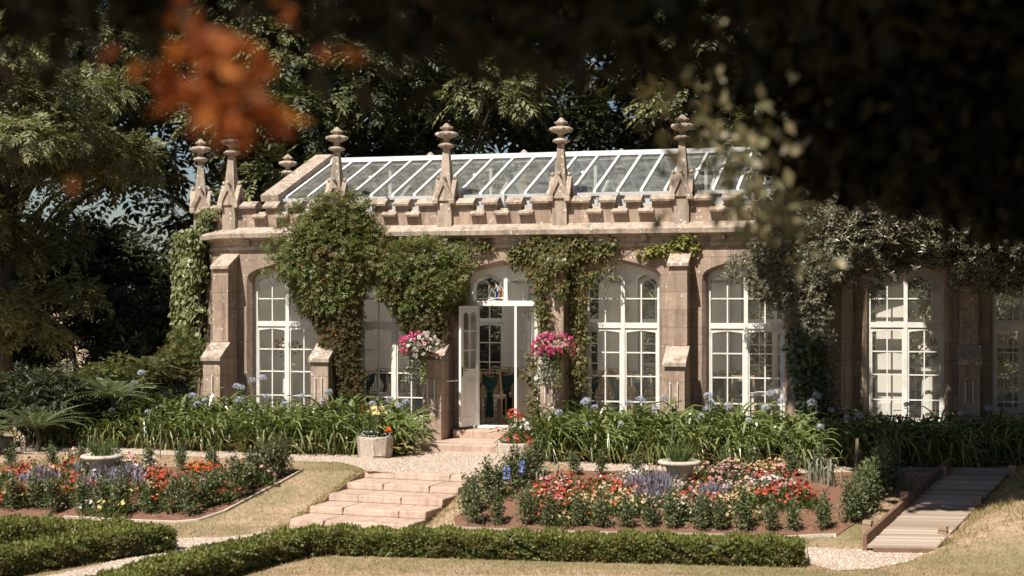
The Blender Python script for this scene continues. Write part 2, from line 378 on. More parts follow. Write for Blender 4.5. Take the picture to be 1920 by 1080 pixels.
# fine part of the lawn, with the stairs cut out of it
bm=bmesh.new(); vs=[bm.verts.new(p) for p in ((-9,12,0),(9,12,0),(9,26.1,0),(-9,26.1,0))]; bm.faces.new(vs)
cuts(bm,GX,GY)
for i in range(4):
    a=Vector((*FL[i],0)); d=Vector((*FL[(i+1)%4],0))-a
    near=[f for f in bm.faces if -4.5<f.calc_center_median().x<1 and 17.5<f.calc_center_median().y<23]
    g=set(near); [g.update(f.verts) for f in near]; [g.update(f.edges) for f in near]
    bmesh.ops.bisect_plane(bm,geom=list(g),plane_co=a,plane_no=(d.y,-d.x,0),dist=1e-5)
def in_st(x,y,e=0):
    r=np.array([x,y])-ST0; a=r@SU; b_=r@SD
    return -e<a<SWID+e and -e<b_<STR*(SN-1)+.02+e
kill=[f for f in bm.faces if in_st(*f.calc_center_median()[:2])]
bmesh.ops.delete(bm,geom=kill,context='FACES')
for v in bm.verts: v.co.z=gzf(v.co.x,v.co.y)
edge=[e for e in bm.edges if e.is_boundary and in_st(*((e.verts[0].co+e.verts[1].co)/2)[:2],.05)]
r=bmesh.ops.extrude_edge_only(bm,edges=edge)
for v in [g for g in r['geom'] if isinstance(g,bmesh.types.BMVert)]: v.co.z-=.7
fo=[((-9,12),(-300,-300)),((9,12),(300,-300)),((9,26.1),(300,900)),((-9,26.1),(-300,900))]
me=bpy.data.meshes.new('lawn'); 
far=[bm.verts.new((q[0],q[1],gzf(*q))) for q in ((-300,-60),(300,-60),(300,900),(-300,900))]
mid=[bm.verts.new((q[0],q[1],gzf(*q)-.002)) for q in ((-9,12),(9,12),(9,26.1),(-9,26.1))]
near0=[bm.verts.new((x,y,gzf(x,y))) for y in (6,) for x in (-300,-9,9,300)]
far2=[bm.verts.new((x,y,z)) for x,y,z in ((-300,12,gzf(-9,12)),(300,12,gzf(9,12)),(-300,26.1,0),(300,26.1,0))]
bm.faces.new((far[0],far[1],near0[3],near0[2],near0[1],near0[0]))
rows=[6+.5*i for i in range(13)]
for y0,y1 in zip(rows[:-1],rows[1:]):
    bm.faces.new([bm.verts.new((x,y,gzf(0,y))) for x,y in ((-300,y0),(300,y0),(300,y1),(-300,y1))])
bm.faces.new((far2[0],mid[0],mid[3],far2[2])); bm.faces.new((mid[1],far2[1],far2[3],mid[2]))
bm.faces.new((far2[2],mid[3],mid[2],far2[3],far[2],far[3]))
bm.to_mesh(me); bm.free(); me.materials.append(M_['lawn'])
lawn=bpy.data.objects.new('lawn',me); C.objects.link(lawn); lawn['kind']='structure'

def curve(pts, n=6, closed=True, jit=0.):
    """rounded outline through points"""
    P=[np.array(p,float) for p in pts]; k=len(P); o=[]
    for i in range(k):
        p0,p1,p2,p3=P[i-1],P[i],P[(i+1)%k],P[(i+2)%k]
        for j in range(n):
            t=j/n; q=.5*((2*p1)+(-p0+p2)*t+(2*p0-5*p1+4*p2-p3)*t*t+(-p0+3*p1-3*p2+p3)*t**3)
            o.append(q+rng.normal(size=2)*jit)
    return o
def sheet(name, pts, mat, dz, kind='structure', clip_st=False):
    bm=bmesh.new(); bm.faces.new([bm.verts.new((p[0],p[1],0)) for p in pts])
    xs=[q[0] for q in pts]; ys=[q[1] for q in pts]
    cuts(bm,[x for x in GX if min(xs)<x<max(xs)],[y for y in GY if min(ys)<y<max(ys)])
    if clip_st:
        for i in range(4):
            a=Vector((*FL[i],0)); d=Vector((*FL[(i+1)%4],0))-a
            bmesh.ops.bisect_plane(bm,geom=bm.verts[:]+bm.edges[:]+bm.faces[:],plane_co=a,plane_no=(d.y,-d.x,0),dist=1e-5)
        bmesh.ops.delete(bm,geom=[f for f in bm.faces if in_st(*f.calc_center_median()[:2])],context='FACES')
    bmesh.ops.triangulate(bm,faces=bm.faces[:])
    return finish(bm,name,mat,kind,dz)
H=lambda L:[hit(*p) for p in L]
up=[(-9,24.6)]+H([(40,851),(300,853),(480,864),(640,868),(672,876),(690,885)])+[st(0,.0),st(SWID,.0)]+H([(915,893),(990,884),(1040,868),(1100,884),(1300,886),(1480,888),(1700,884),(1790,880),(1905,884)])+[(8.7,21.6),(8.9,24.0),(8.2,25.2),(3,26),(-3,26),(-8.9,26)]
sheet('gravel_terrace',up,M_['gravel'],.006)
lo=[(-6.5,12.6),(-5.9,14.4),(-4.6,16.6)]+H([(330,1010),(410,1009),(470,1002),(520,989)])+[st(0,2.82),st(SWID,2.82)]+[(-.6,18.25),(1.5,18.05),(3.45,17.85)]+[(4.16,17.62),(4.93,17.46)]+H([(1735,1040),(1700,1055),(1640,1067),(1570,1071)])+[(3.3,16.7),(1.5,16.98),(-1,17.3),(-2.2,17.4),(-2.75,16.7),(-3.25,15.7),(-3.4,14.6),(-3.9,12.8)]
sheet('gravel_path',lo,M_['gravel'],.006)
LB=[(-9,19.05),(-6.9,19.15)]+H([(120,972),(250,979),(330,982),(372,978),(420,962),(480,930),(530,905),(566,884)])+H([(540,875),(440,878),(300,876),(150,872),(0,870)])+[(-9,22.1)]
RB=H([(855,992),(1000,999),(1200,1003),(1400,1007),(1568,1006),(1600,985),(1640,950),(1680,905),(1686,890),(1600,886),(1400,885),(1200,884),(1060,884),(1005,885),(960,905),(900,945),(850,972)])
sheet('soil_bed',LB,M_['soil'],.012); sheet('soil_bed',RB,M_['soil'],.012)

def inpoly(x,y,P):
    c=False; k=len(P)
    for i in range(k):
        x1,y1=P[i]; x2,y2=P[i-1]
        if (y1>y)!=(y2>y) and x<(x2-x1)*(y-y1)/(y2-y1)+x1: c=not c
    return c
# thin stone/timber edging of the beds
def strip(name,label,pts,w,h,mat,cat='edging'):
    mb=MB(); pts=[np.array(p) for p in pts]
    V=[];F=[]
    for i,p in enumerate(pts):
        d=pts[min(i+1,len(pts)-1)]-pts[max(i-1,0)]; d/=np.linalg.norm(d); q=np.array([-d[1],d[0]])
        for sg,zz in ((-1,-.1),(-1,h),(1,h),(1,-.1)):
            a=p+q*w/2*sg; V.append((a[0],a[1],gzf(*a)+zz))
    for i in range(len(pts)-1):
        for j in range(4): F.append((i*4+j,(i+1)*4+j,(i+1)*4+(j+1)%4,i*4+(j+1)%4))
    F+= [(0,1,2,3),(len(V)-1,len(V)-2,len(V)-3,len(V)-4)]
    mb.add(V,F); o=mb.build(name,mat,loc=(*pts[0],gzf(*pts[0]))); tag(o,label,cat); return o
def dense(P,step=.25):
    o=[]
    for a,b_ in zip(P[:-1],P[1:]):
        a=np.array(a);b_=np.array(b_); k=max(1,int(np.linalg.norm(b_-a)/step))
        for i in range(k): o.append(a+(b_-a)*i/k)
    o.append(np.array(P[-1])); return o
strip('bed_edging','thin pale edging strip along the front of the flower bed right of the steps',dense(RB[:5]),.03,.035,M_['stone_trough'])
strip('bed_edging','thin edging board along the slanting side of the flower bed left of the steps',dense(LB[2:10]),.03,.035,M_['stone_trough'])

# pebbles and dry grass standing off the sheets
def scatter_pts(P, n):
    xs=[p[0] for p in P]; ys=[p[1] for p in P]; o=[]
    while len(o)<n:
        X=U(min(xs),max(xs),n); Y=U(min(ys),max(ys),n)
        o+=[(x,y) for x,y in zip(X,Y) if inpoly(x,y,P)]
    return np.array(o[:n])
mb=MB()
tv=np.array([(1,0,-.3),(.3,.9,-.3),(-.8,.6,-.3),(-.8,-.6,-.3),(.3,-.9,-.3),(.1,0,.6)]); tf=np.array([(0,1,5),(1,2,5),(2,3,5),(3,4,5),(4,0,5)])
for P,n in ((up,9000),(lo,9000)):
    q=scatter_pts(P,n); q=q[[not in_st(*a,.02) for a in q]]; q=np.c_[q,gz(q[:,0],q[:,1])+.008]
    mb.scatter(tv,tf,q,np.c_[unit(len(q))[:,:2],np.zeros(len(q))],np.tile([0,0,1.],(len(q),1))+rng.normal(size=(len(q),3))*.2,U(.006,.017,len(q)))
M_['pebble']=m_leaf('pebble_stone',[(.42,.31,.24),(.60,.48,.39),(.74,.66,.57)],.0,.9,.1)
tag(mb.build('loose_gravel',M_['pebble']),kind='stuff')
mb=MB(); n=110000
X=U(-7.5,8.6,n); Y=16+7.6*rng.random(n)**1.2
keep=np.array([not (inpoly(x,y,up) or inpoly(x,y,lo) or inpoly(x,y,LB) or inpoly(x,y,RB) or in_st(x,y,.0)) for x,y in zip(X,Y)])
e=((X-4.14)*4.02-(Y-17.5)*2.16)/4.56; e2=((X-4.95)*4.0-(Y-17.5)*2.25)/4.59
keep&=~((e>-.02)&(e2<.0)&(Y>17.3)); X=X[keep];Y=Y[keep]; n=len(X)
# tufts thicken towards edges of the steps
ex=[];
for k in range(2600):
    side=rng.random(); b_=U(0,2.8); a_=(-abs(rng.normal())*.05) if side<.4 else SWID+abs(rng.normal())*.09-.05
    ex.append(st(a_,b_))
ex=np.array(ex); X=np.r_[X,ex[:,0]]; Y=np.r_[Y,ex[:,1]]; n=len(X)
P=np.c_[X,Y,gz(X,Y)-.002]; D=np.c_[rng.normal(size=(n,2))*.6,np.ones(n)]
S=U(.022,.05,n); S[-2600:]*=1.3
mb.scatter(*T_leaf(1,.16,0),P,D,unit(n),S)
n=22000; X=U(4.6,8.6,n); Y=U(15.6,21.4,n); e2=((X-4.95)*4.0-(Y-17.5)*2.25)/4.59; k=((e2>.03)&(Y>17.3)&(rng.random(n)<np.exp(-np.maximum(e2,0)/1.2)))|((Y<=17.3)&(rng.random(n)<.10)&(Y>16.9))
k&=np.sin(X*6+Y*3)+np.sin(Y*9-X*4)+rng.normal(size=n)*.5>.1; X=X[k];Y=Y[k];n=len(X)
mb.scatter(*T_leaf(1,.10,.1),np.c_[X,Y,gz(X,Y)-.004],np.c_[rng.normal(size=(n,2))*.6,np.ones(n)],unit(n),U(.05,.13,n),0)
tag(mb.build('lawn_grass',M_['dry']),kind='stuff')

# ================================================================ stairs
stairs=empty('garden_stairs',(*st(0,0),0),-SA)
tag(stairs,'broad flight of shallow pink sandstone steps between the two flower beds','stairs')
def slab(mb,x0,x1,y0,y1,z0,z1,j=.008):
    def q(): return rng.normal()*j
    mb.hexa([(x0,y0,z0),(x1,y0,z0),(x1,y1,z0),(x0,y1,z0),(x0+q()+.01,y0+abs(q())+.012,z1+q()*.5),(x1+q()-.01,y0+abs(q())+.012,z1+q()*.5),(x1,y1,z1),(x0,y1,z1)])
for k in range(SN):
    mb=MB(); zt=-.094*k+.004; brk=sorted([0,SWID,*(U(.35,.7,1)*[1]),*(U(1.0,1.35,1)*[1])])
    for a,b_ in zip(brk[:-1],brk[1:]):
        slab(mb,a+.0012,b_-.0012,-STR*k-.02-(.25 if k==SN-1 else 0),-STR*(k-1)+.015 if k else .28,zt-.094,zt)
        slab(mb,a+.001,b_-.001,-STR*k+.03,-STR*(k-1)+.01 if k else .26,zt-.4,zt-.095,.001)
    # small jogs on vertices give worn, uneven stone
    o=mb.build('step',M_['stone_step'],stairs)
    bv=o.modifiers.new('bevel','BEVEL'); bv.width=.014; bv.segments=2
# ================================================================ boardwalk
bw=empty('timber_ramp',(4.14,17.58,-.44)); tag(bw,'weathered timber boardwalk ramp with a dark kickboard rising to the shaded end of the glasshouse','ramp')
A0=np.array([4.17,17.55,-.445]); A1=np.array([6.35,21.6,.02]); B0=np.array([4.97,17.46,-.445]); B1=np.array([7.2,21.45,.02])
mb=MB(); K=40
for i in range(K):
    t0=i/K+.0022; t1=(i+1)/K-.0022; dz=U(-.005,.005)
    c_=[A0+(A1-A0)*t0,B0+(B1-B0)*t0,B0+(B1-B0)*t1,A0+(A1-A0)*t1]
    mb.hexa([(p[0]-4.14,p[1]-17.58,p[2]+.44+.01+dz) for p in c_]+[(p[0]-4.14,p[1]-17.58,p[2]+.44+.045+dz) for p in c_])
mb.build('deck',M_['decking'],bw)
def board(name,p,q,w,h,mat,z0=-.15):
    p=np.array(p);q=np.array(q); d=(q-p)[:2]; d/=np.linalg.norm(d); nn=np.array([-d[1],d[0],0])*w
    mb=MB(); lo_=[p,p-nn,q-nn,q]
    mb.hexa([(a[0]-4.14,a[1]-17.58,a[2]+.44+z0) for a in lo_][::-1]+[(a[0]-4.14,a[1]-17.58,a[2]+.44+h) for a in lo_][::-1]); return mb.build(name,mat,bw)
board('kickboard',A0-[.0,0,0],A1,-.05,.17,M_['darkwood'])
board('bearer',A0+[.06,-.05,0],B0+[0,-.05,0],.04,.03,M_['darkwood'],-.12)
for (px,py,hh) in ((1627,1012,.24),(1697,955,.24),(1768,900,.20),(1768,1012,.17),(1834,955,.18),(1899,893,.16)):
    x,y=hit(px,py); z=gzf(x,y); mb=MB(); w=.055
    mb.prism_z([(-w,-w),(w,-w),(w,w),(-w,w)],-.2,hh-.07); mb.prism_z([(-w*.86,-w*.86),(w*.86,-w*.86),(w*.86,w*.86),(-w*.86,w*.86)],hh-.069,hh-.05)
    mb.prism_z([(-w,-w),(w,-w),(w,w),(-w,w)],hh-.049,hh-.005,top=[(-w*.9,-w*.9),(w*.9,-w*.9),(w*.9,w*.9),(-w*.9,w*.9)])
    o=mb.build('post',M_['postwood'],bw); o.location=(x-4.14,y-17.58,z+.44); o.rotation_euler=(0,0,-.5)

# ================================================================ orangery
org=empty('orangery',(WO[0],WO[1],0),-TH)
tag(org,'red sandstone gothic orangery with pinnacles, battlements, arched white windows and a glass roof','orangery')
def profile(w,zsp,zap):
    h=[(1,0),(.985,.22),(.945,.38),(.87,.50),(.72,.62),(.5,.76),(.25,.89),(0,1)]
    r=[(a*w/2,zsp+(zap-zsp)*b_) for a,b_ in h]
    return [(-x,z) for x,z in r]+[(x,z) for x,z in r[-2::-1]]
def arch_wall(mb,s0,s1,z0,z1,c,w,zb,zsp,zap,n0,n1,spl=.06,m=0):
    """wall panel with an arched opening, splayed stone reveal"""
    wo=w+2*spl
    for nn,ww,flip in ((n0,wo,False),(n1,w,True)):
        e=(ww-w)/2; pr=[(c+x,z) for x,z in profile(ww,zsp,zap+e)]
        V=[];F=[]
        def quad(a,b_,cc,d):
            k=len(V); V.extend([(p[0],nn,p[1]) for p in (a,b_,cc,d)]); F.append((k,k+1,k+2,k+3) if not flip else (k+3,k+2,k+1,k))
        quad((s0,z0),(c-ww/2,z0),(c-ww/2,z1),(s0,z1)); quad((c+ww/2,z0),(s1,z0),(s1,z1),(c+ww/2,z1))
        if zb>z0: quad((c-ww/2,z0),(c+ww/2,z0),(c+ww/2,zb),(c-ww/2,zb))
        for a,b_ in zip(pr[:-1],pr[1:]): quad(a,b_,(b_[0],z1),(a[0],z1))
        mb.add(V,F,m)
    def ring(ww,e): return [(c-ww/2,zb)]+[(c+x,z) for x,z in profile(ww,zsp,zap+e)]+[(c+ww/2,zb)]
    na=n0+(.10 if n1>n0 else -.10)*(1 if spl else 0)
    R0=ring(wo,spl); R1=ring(w,0); k=len(R0)
    V=[(x,n0,z) for x,z in R0]+[(x,na,z) for x,z in R1]+[(x,n1,z) for x,z in R1]
    F=[]
    for b_ in (0,1):
        if b_==0 and not spl: continue
        for i in range(k-1): F.append((b_*k+i,b_*k+k+i,b_*k+k+i+1,b_*k+i+1))
        F.append((b_*k+k-1,b_*k+2*k-1,b_*k+k,b_*k))
    mb.add(V,F,m)
PIN_S=[-5.27,-3.23,-1.19,.85,2.92,4.98]; BAY=[(a+b_)/2 for a,b_ in zip(PIN_S[:-1],PIN_S[1:])]
WW=1.28; ZB=.27; ZS=2.80; ZA=3.10; ZW=3.55; DB=5.3; WN=1.75
A_=(-6.72,1.45); A2=(-6.72,3.75); CR=(5.62,WN)
mb=MB()
for i,c_ in enumerate(BAY): arch_wall(mb,PIN_S[i],PIN_S[i+1],-.15,ZW,c_,WW,ZB,ZS,ZA,0,.32)
wall=mb.build('front_wall',M_['stone'],org)
def frame2(p,q):                       # local frame along p->q, outward on the left of travel = -n
    p=np.array(p);q=np.array(q); L=np.linalg.norm(q-p); d=(q-p)/L
    T=np.eye(4); T[:2,0]=d; T[:2,1]=(-d[1],d[0]); T[:2,3]=p; return T,L
def side(name,p,q,c=None,w=.3,zb=.8,zs=2.75,za=2.95,th=.32,mat='stone'):
    mb=MB(); T,L=frame2(p,q); mb.T=T
    if c: arch_wall(mb,0,L,-.15,ZW,c,w,zb,zs,za,0,th,.04)
    else: mb.box(0,L,0,th,-.15,ZW)
    return mb.build(name,M_[mat],org),T
side('canted_wall',A_,(-5.27,0),1.55,.34); side('end_wall',A2,A_,1.1,.9,.3); side('canted_wall',(-5.27,DB),A2)
side('return_wall',(4.98,0),CR,1.1,.34,.5)
mb=MB(); WC=[6.47,8.53,10.6]
for i,(a,b_) in enumerate(((CR[0],7.5),(7.5,9.56),(9.56,11.6))): arch_wall(mb,a,b_,-.15,ZW,WC[i],WW,ZB,ZS,ZA,WN,WN+.32)
mb.build('wing_wall',M_['stone'],org)
# back wall (windows in the bays right of the first)
mb=MB()
mb.box(-5.27,BAY[1]-.9,DB-.3,DB,-.15,ZW)
e=[BAY[1]-.9]+[ (BAY[i]+BAY[i+1])/2 for i in (1,2,3)]+[5.0,7.5,9.56]
bc=BAY[1:]+[6.3,8.53]
for i,c_ in enumerate(bc): arch_wall(mb,e[i],e[i+1],-.15,ZW,c_,WW,ZB,ZS,ZA,DB,DB-.3,0)
mb.build('back_wall',M_['stone'],org)
# white lining inside
mb=MB()
for i,c_ in enumerate(BAY): arch_wall(mb,PIN_S[i],PIN_S[i+1],ZB,3.9,c_,WW+.02,ZB,ZS,ZA+.01,.38,.325,0)
for i,c_ in enumerate(bc): arch_wall(mb,e[i],e[i+1],ZB,3.9,c_,WW+.02,ZB,ZS,ZA+.01,DB-.36,DB-.305,0)
mb.box(-5.27,e[0],DB-.36,DB-.305,ZB,3.9)
for i,(a,b_) in enumerate(((CR[0],7.5),(7.5,9.56))): arch_wall(mb,a,b_,ZB,3.9,WC[i],WW+.02,ZB,ZS,ZA+.01,WN+.38,WN+.325,0)
for p in PIN_S[1:5]:                     # pilasters
    mb.box(p-.17,p+.17,DB-.46,DB-.361,ZB,3.75); mb.box(p-.2,p+.2,DB-.49,DB-.461,ZB,.5); mb.box(p-.21,p+.21,DB-.52,DB-.461,2.86,2.98)
    mb.box(p-.13,p+.13,.381,.46,ZB,3.75)
mb.build('interior_lining',M_['plaster'],org)
mb=MB()
for p,q in ((A_,(-5.27,0)),(A2,A_),((-5.27,DB),A2)):
    T,L=frame2(p,q); mb.T=T
    if p==A_: arch_wall(mb,.15,L-.15,ZB,3.9,1.55,.36,.8,2.75,2.96,.38,.325,0)
    elif p==A2: arch_wall(mb,.15,L-.15,ZB,3.9,1.1,.92,.3,2.75,2.96,.38,.325,0)
    else: mb.box(.15,L-.15,.33,.38,ZB,3.9)
mb.T=None; mb.box(9.9,10.0,WN+.3,DB-.3,ZB,3.9)
mb.build('end_lining',M_['plaster'],org)
mb=MB(); mb.prism_z([(-6.6,1.5),(-5.2,.1),(4.9,.1),(5.5,1.85),(11.5,1.85),(11.5,DB-.1),(-5.2,DB-.1),(-6.6,3.7)],.05,ZB-.004)
mb.build('floor',M_['floor'],org)

# cornice swept along the outside
path=[(-5.27,DB),A2,A_,(-5.27,0),(4.98,0),CR,(11.6,WN)]
def sweep(name,prof,path,mat):
    P=[np.array(p) for p in path]; mb=MB(); V=[];F=[];k=len(prof)
    for i,p in enumerate(P):
        ds=[]
        if i: d=P[i]-P[i-1]; ds.append(d/np.linalg.norm(d))
        if i<len(P)-1: d=P[i+1]-P[i]; ds.append(d/np.linalg.norm(d))
        ns=[np.array([d[1],-d[0]]) for d in ds]; nn=sum(ns); nn/=np.linalg.norm(nn); s_=1/max(.4,nn@ns[0])
        for o_,z in prof: q=p+nn*s_*o_; V.append((q[0],q[1],z))
    for i in range(len(P)-1):
        for j in range(k): F.append((i*k+j,i*k+(j+1)%k,(i+1)*k+(j+1)%k,(i+1)*k+j))
    F+=[tuple(range(k)),tuple(range(len(V)-k,len(V)))[::-1]]
    mb.add(V,F); return mb.build(name,mat,org)
sweep('cornice',[(-.02,3.36),(.03,3.37),(.05,3.42),(.02,3.46),(.02,3.52),(.12,3.57),(.19,3.585),(.20,3.66),(.18,3.67),(.01,3.775),(-.28,3.775),(-.28,3.50),(-.02,3.50)],path,M_['stone_pale'])
mb=MB()
for s in (-4.9,-4.2,-3.7,-2.6,-1.9,-.6,.3,1.4,2.3,3.6,4.4):     # worn bosses beneath the cornice
    mb.box(s-.045,s+.045,-.10,.0,3.47,3.555); mb.prism_x([(-.13,3.56),(-.09,3.48),(0,3.44),(0,3.56)],s-.03,s+.03)
mb.build('cornice_bosses',M_['stone_pale'],org)
# battlements
def parapet(name,p,q,nm,g0=.16,g1=.16):
    mb=MB(); T,L=frame2(p,q); mb.T=T
    mb.box(0,L,.0,.22,3.70,4.0)
    a0=g0; a1=L-g1; per=(a1-a0)/nm; gp=.19
    for i in range(nm):
        x0=a0+i*per+(gp/2 if i else -.05); x1=a0+(i+1)*per-(gp/2 if i<nm-1 else -.05)
        mb.box(x0,x1,.0,.22,3.999,4.13)
        j=U(-.006,.006)
        mb.prism_x([(-.075,4.115+j),(-.085,4.15+j),(.07,4.245+j),(.14,4.245+j),(.29,4.15),(.29,4.115)],x0-.025,x1+.025,1)
        if i<nm-1:
            mb.box(x1-.01,x1+gp+.01,.002,.218,3.999,4.01)
            mb.prism_x([(-.10,3.93+j),(-.11,3.96+j),(.06,4.055+j),(.13,4.055+j),(.24,4.02),(.24,3.99),(-.0,3.925)],x1-.035,x1+gp+.035,1)
    return mb.build(name,[M_['stone'],M_['stone_pale']],org)
for i in range(5): parapet('parapet',(PIN_S[i],0),(PIN_S[i+1],0),4)
parapet('parapet',A_,(-5.27,0),3); parapet('parapet',A2,A_,3); parapet('parapet',(-5.27,DB),A2,3)
parapet('parapet',(4.98,0),CR,3); parapet('parapet',CR,(7.5,WN),3); parapet('parapet',(7.5,WN),(9.56,WN),4)
mb=MB(); T=np.eye(4)
mb.box(-5.27,9.5,DB-.22,DB,3.55,4.15); mb.build('rear_parapet',M_['stone'],org)
# pinnacles (first one built, others copied)
def make_pinnacle():
    mb=MB(); w=.125
    mb.prism_z([(-w,-w),(w,-w),(w,w),(-w,w)],-.03,.50)
    mb.prism_z([(-w,-w),(w,-w),(w,w),(-w,w)],.501,1.42,top=[(-.048,-.048),(.048,-.048),(.048,.048),(-.048,.048)])
    mb.prism_z([(-.065,-.065),(.065,-.065),(.065,.065),(-.065,.065)],1.405,1.44)
    base=mb.mesh('pinnacle',[M_['stone_pale']]); 
    g=MB()
    for k in range(4):
        a=k*PI/2; T=np.array(Matrix.Rotation(a,4,'Z')); g.T=T
        g.prism_y([(-.135,.49),(.135,.49),(0,.80)],-.155,-.08)
        for sg in (-1,1):               # raking mouldings of the gablet
            pr=[(sg*.20,.44),(sg*.20,.50),(sg*.01,.87),(-sg*.012,.84),(-sg*.01,.79),(sg*.155,.44)]
            if sg>0: pr=pr[::-1]
            g.prism_y(pr,-.19-.002*sg,-.10)
        g.T=T@np.array(Matrix.Translation((0,-.15,.90)))
        g.lathe([(.01,-.035),(.032,-.02),(.036,.005),(.025,.03),(.005,.04)],seg=8)
        g.T=None
    gab=g.mesh('gablet',[M_['stone_pale']])
    f=MB()
    f.lathe([(.05,0),(.10,.0),(.145,.025),(.15,.045),(.11,.07),(.065,.09),(.05,.13),(.075,.165)],seg=20)
    f.lathe([(.075,.16),(.14,.185),(.185,.215),(.19,.24),(.165,.265),(.09,.285),(.05,.287)],seg=32,lobes=8,amp=.09)
    f.lathe([(.05,.28),(.055,.31),(.10,.335),(.105,.355),(.06,.375),(.045,.40),(.012,.43)],seg=24,lobes=6,amp=.16)
    fin=f.mesh('finial',[M_['stone_pale']],smooth=False)
    return base,gab,fin
pb,pg,pf=make_pinnacle()
PP=[(s,.05) for s in PIN_S]+[(-6.63,1.48),(-6.1,4.35)]+[(s,DB-.12) for s in PIN_S[1:5]]+[(7.5,WN+.05),(9.56,WN+.05)]
for i,(s,n) in enumerate(PP):
    o=link('pinnacle',pb,org,(s,n,3.70),0 if i not in (6,7) else .4)
    hh=U(.98,1.02); o.scale=(1,1,hh)
    link('gablet',pg,o); link('finial',pf,o,(0,0,1.42),U(0,1)*1.5)
# buttresses
def buttress(s,n0=0,pu=.40,pl=.74,T=None,rods=(-.07,.05)):
    mb=MB(); mb.T=T; w=.15
    def off(y): return n0-y
    mb.prism_x([(off(0),-.1),(off(0),3.24),(off(pu),3.03),(off(pu),1.45),(off(pu),-.1)][::-1],s-w,s+w)
    mb.prism_x([(off(.0),3.245),(off(-.0),3.31),(off(pu+.05),3.08),(off(pu+.05),3.03),(off(pu),3.03)][::-1],s-w-.025,s+w+.025,1)
    mb.prism_x([(off(pu-.01),-.1),(off(pu-.01),1.66),(off(pl),1.42),(off(pl),-.1)][::-1],s-w-.012,s+w+.012)
    mb.prism_x([(off(pu-.01),1.665),(off(pu-.01),1.73),(off(pl+.05),1.47),(off(pl+.05),1.41),(off(pl),1.41)][::-1],s-w-.04,s+w+.04,1)
    o=mb.build('buttress',[M_['stone'],M_['stone_pale']],org)
    for r in rods:
        m2=MB(); m2.T=T; m2.tube([(s+r,off(pl+.001),.78),(s+r,off(pl+.03),.79),(s+r,off(pl+.03),1.14),(s+r,off(pl+.001),1.15)],.009)
        m2.build('hook_rod',M_['white_old'],o)
for i,s in enumerate(PIN_S): buttress(s,rods=((.02,) if i==0 else (-.07,.05)))
for s in (7.5,9.56): buttress(s,WN)
Ta=np.eye(4); a=math.radians(0); Ta[:2,3]=(0,0)
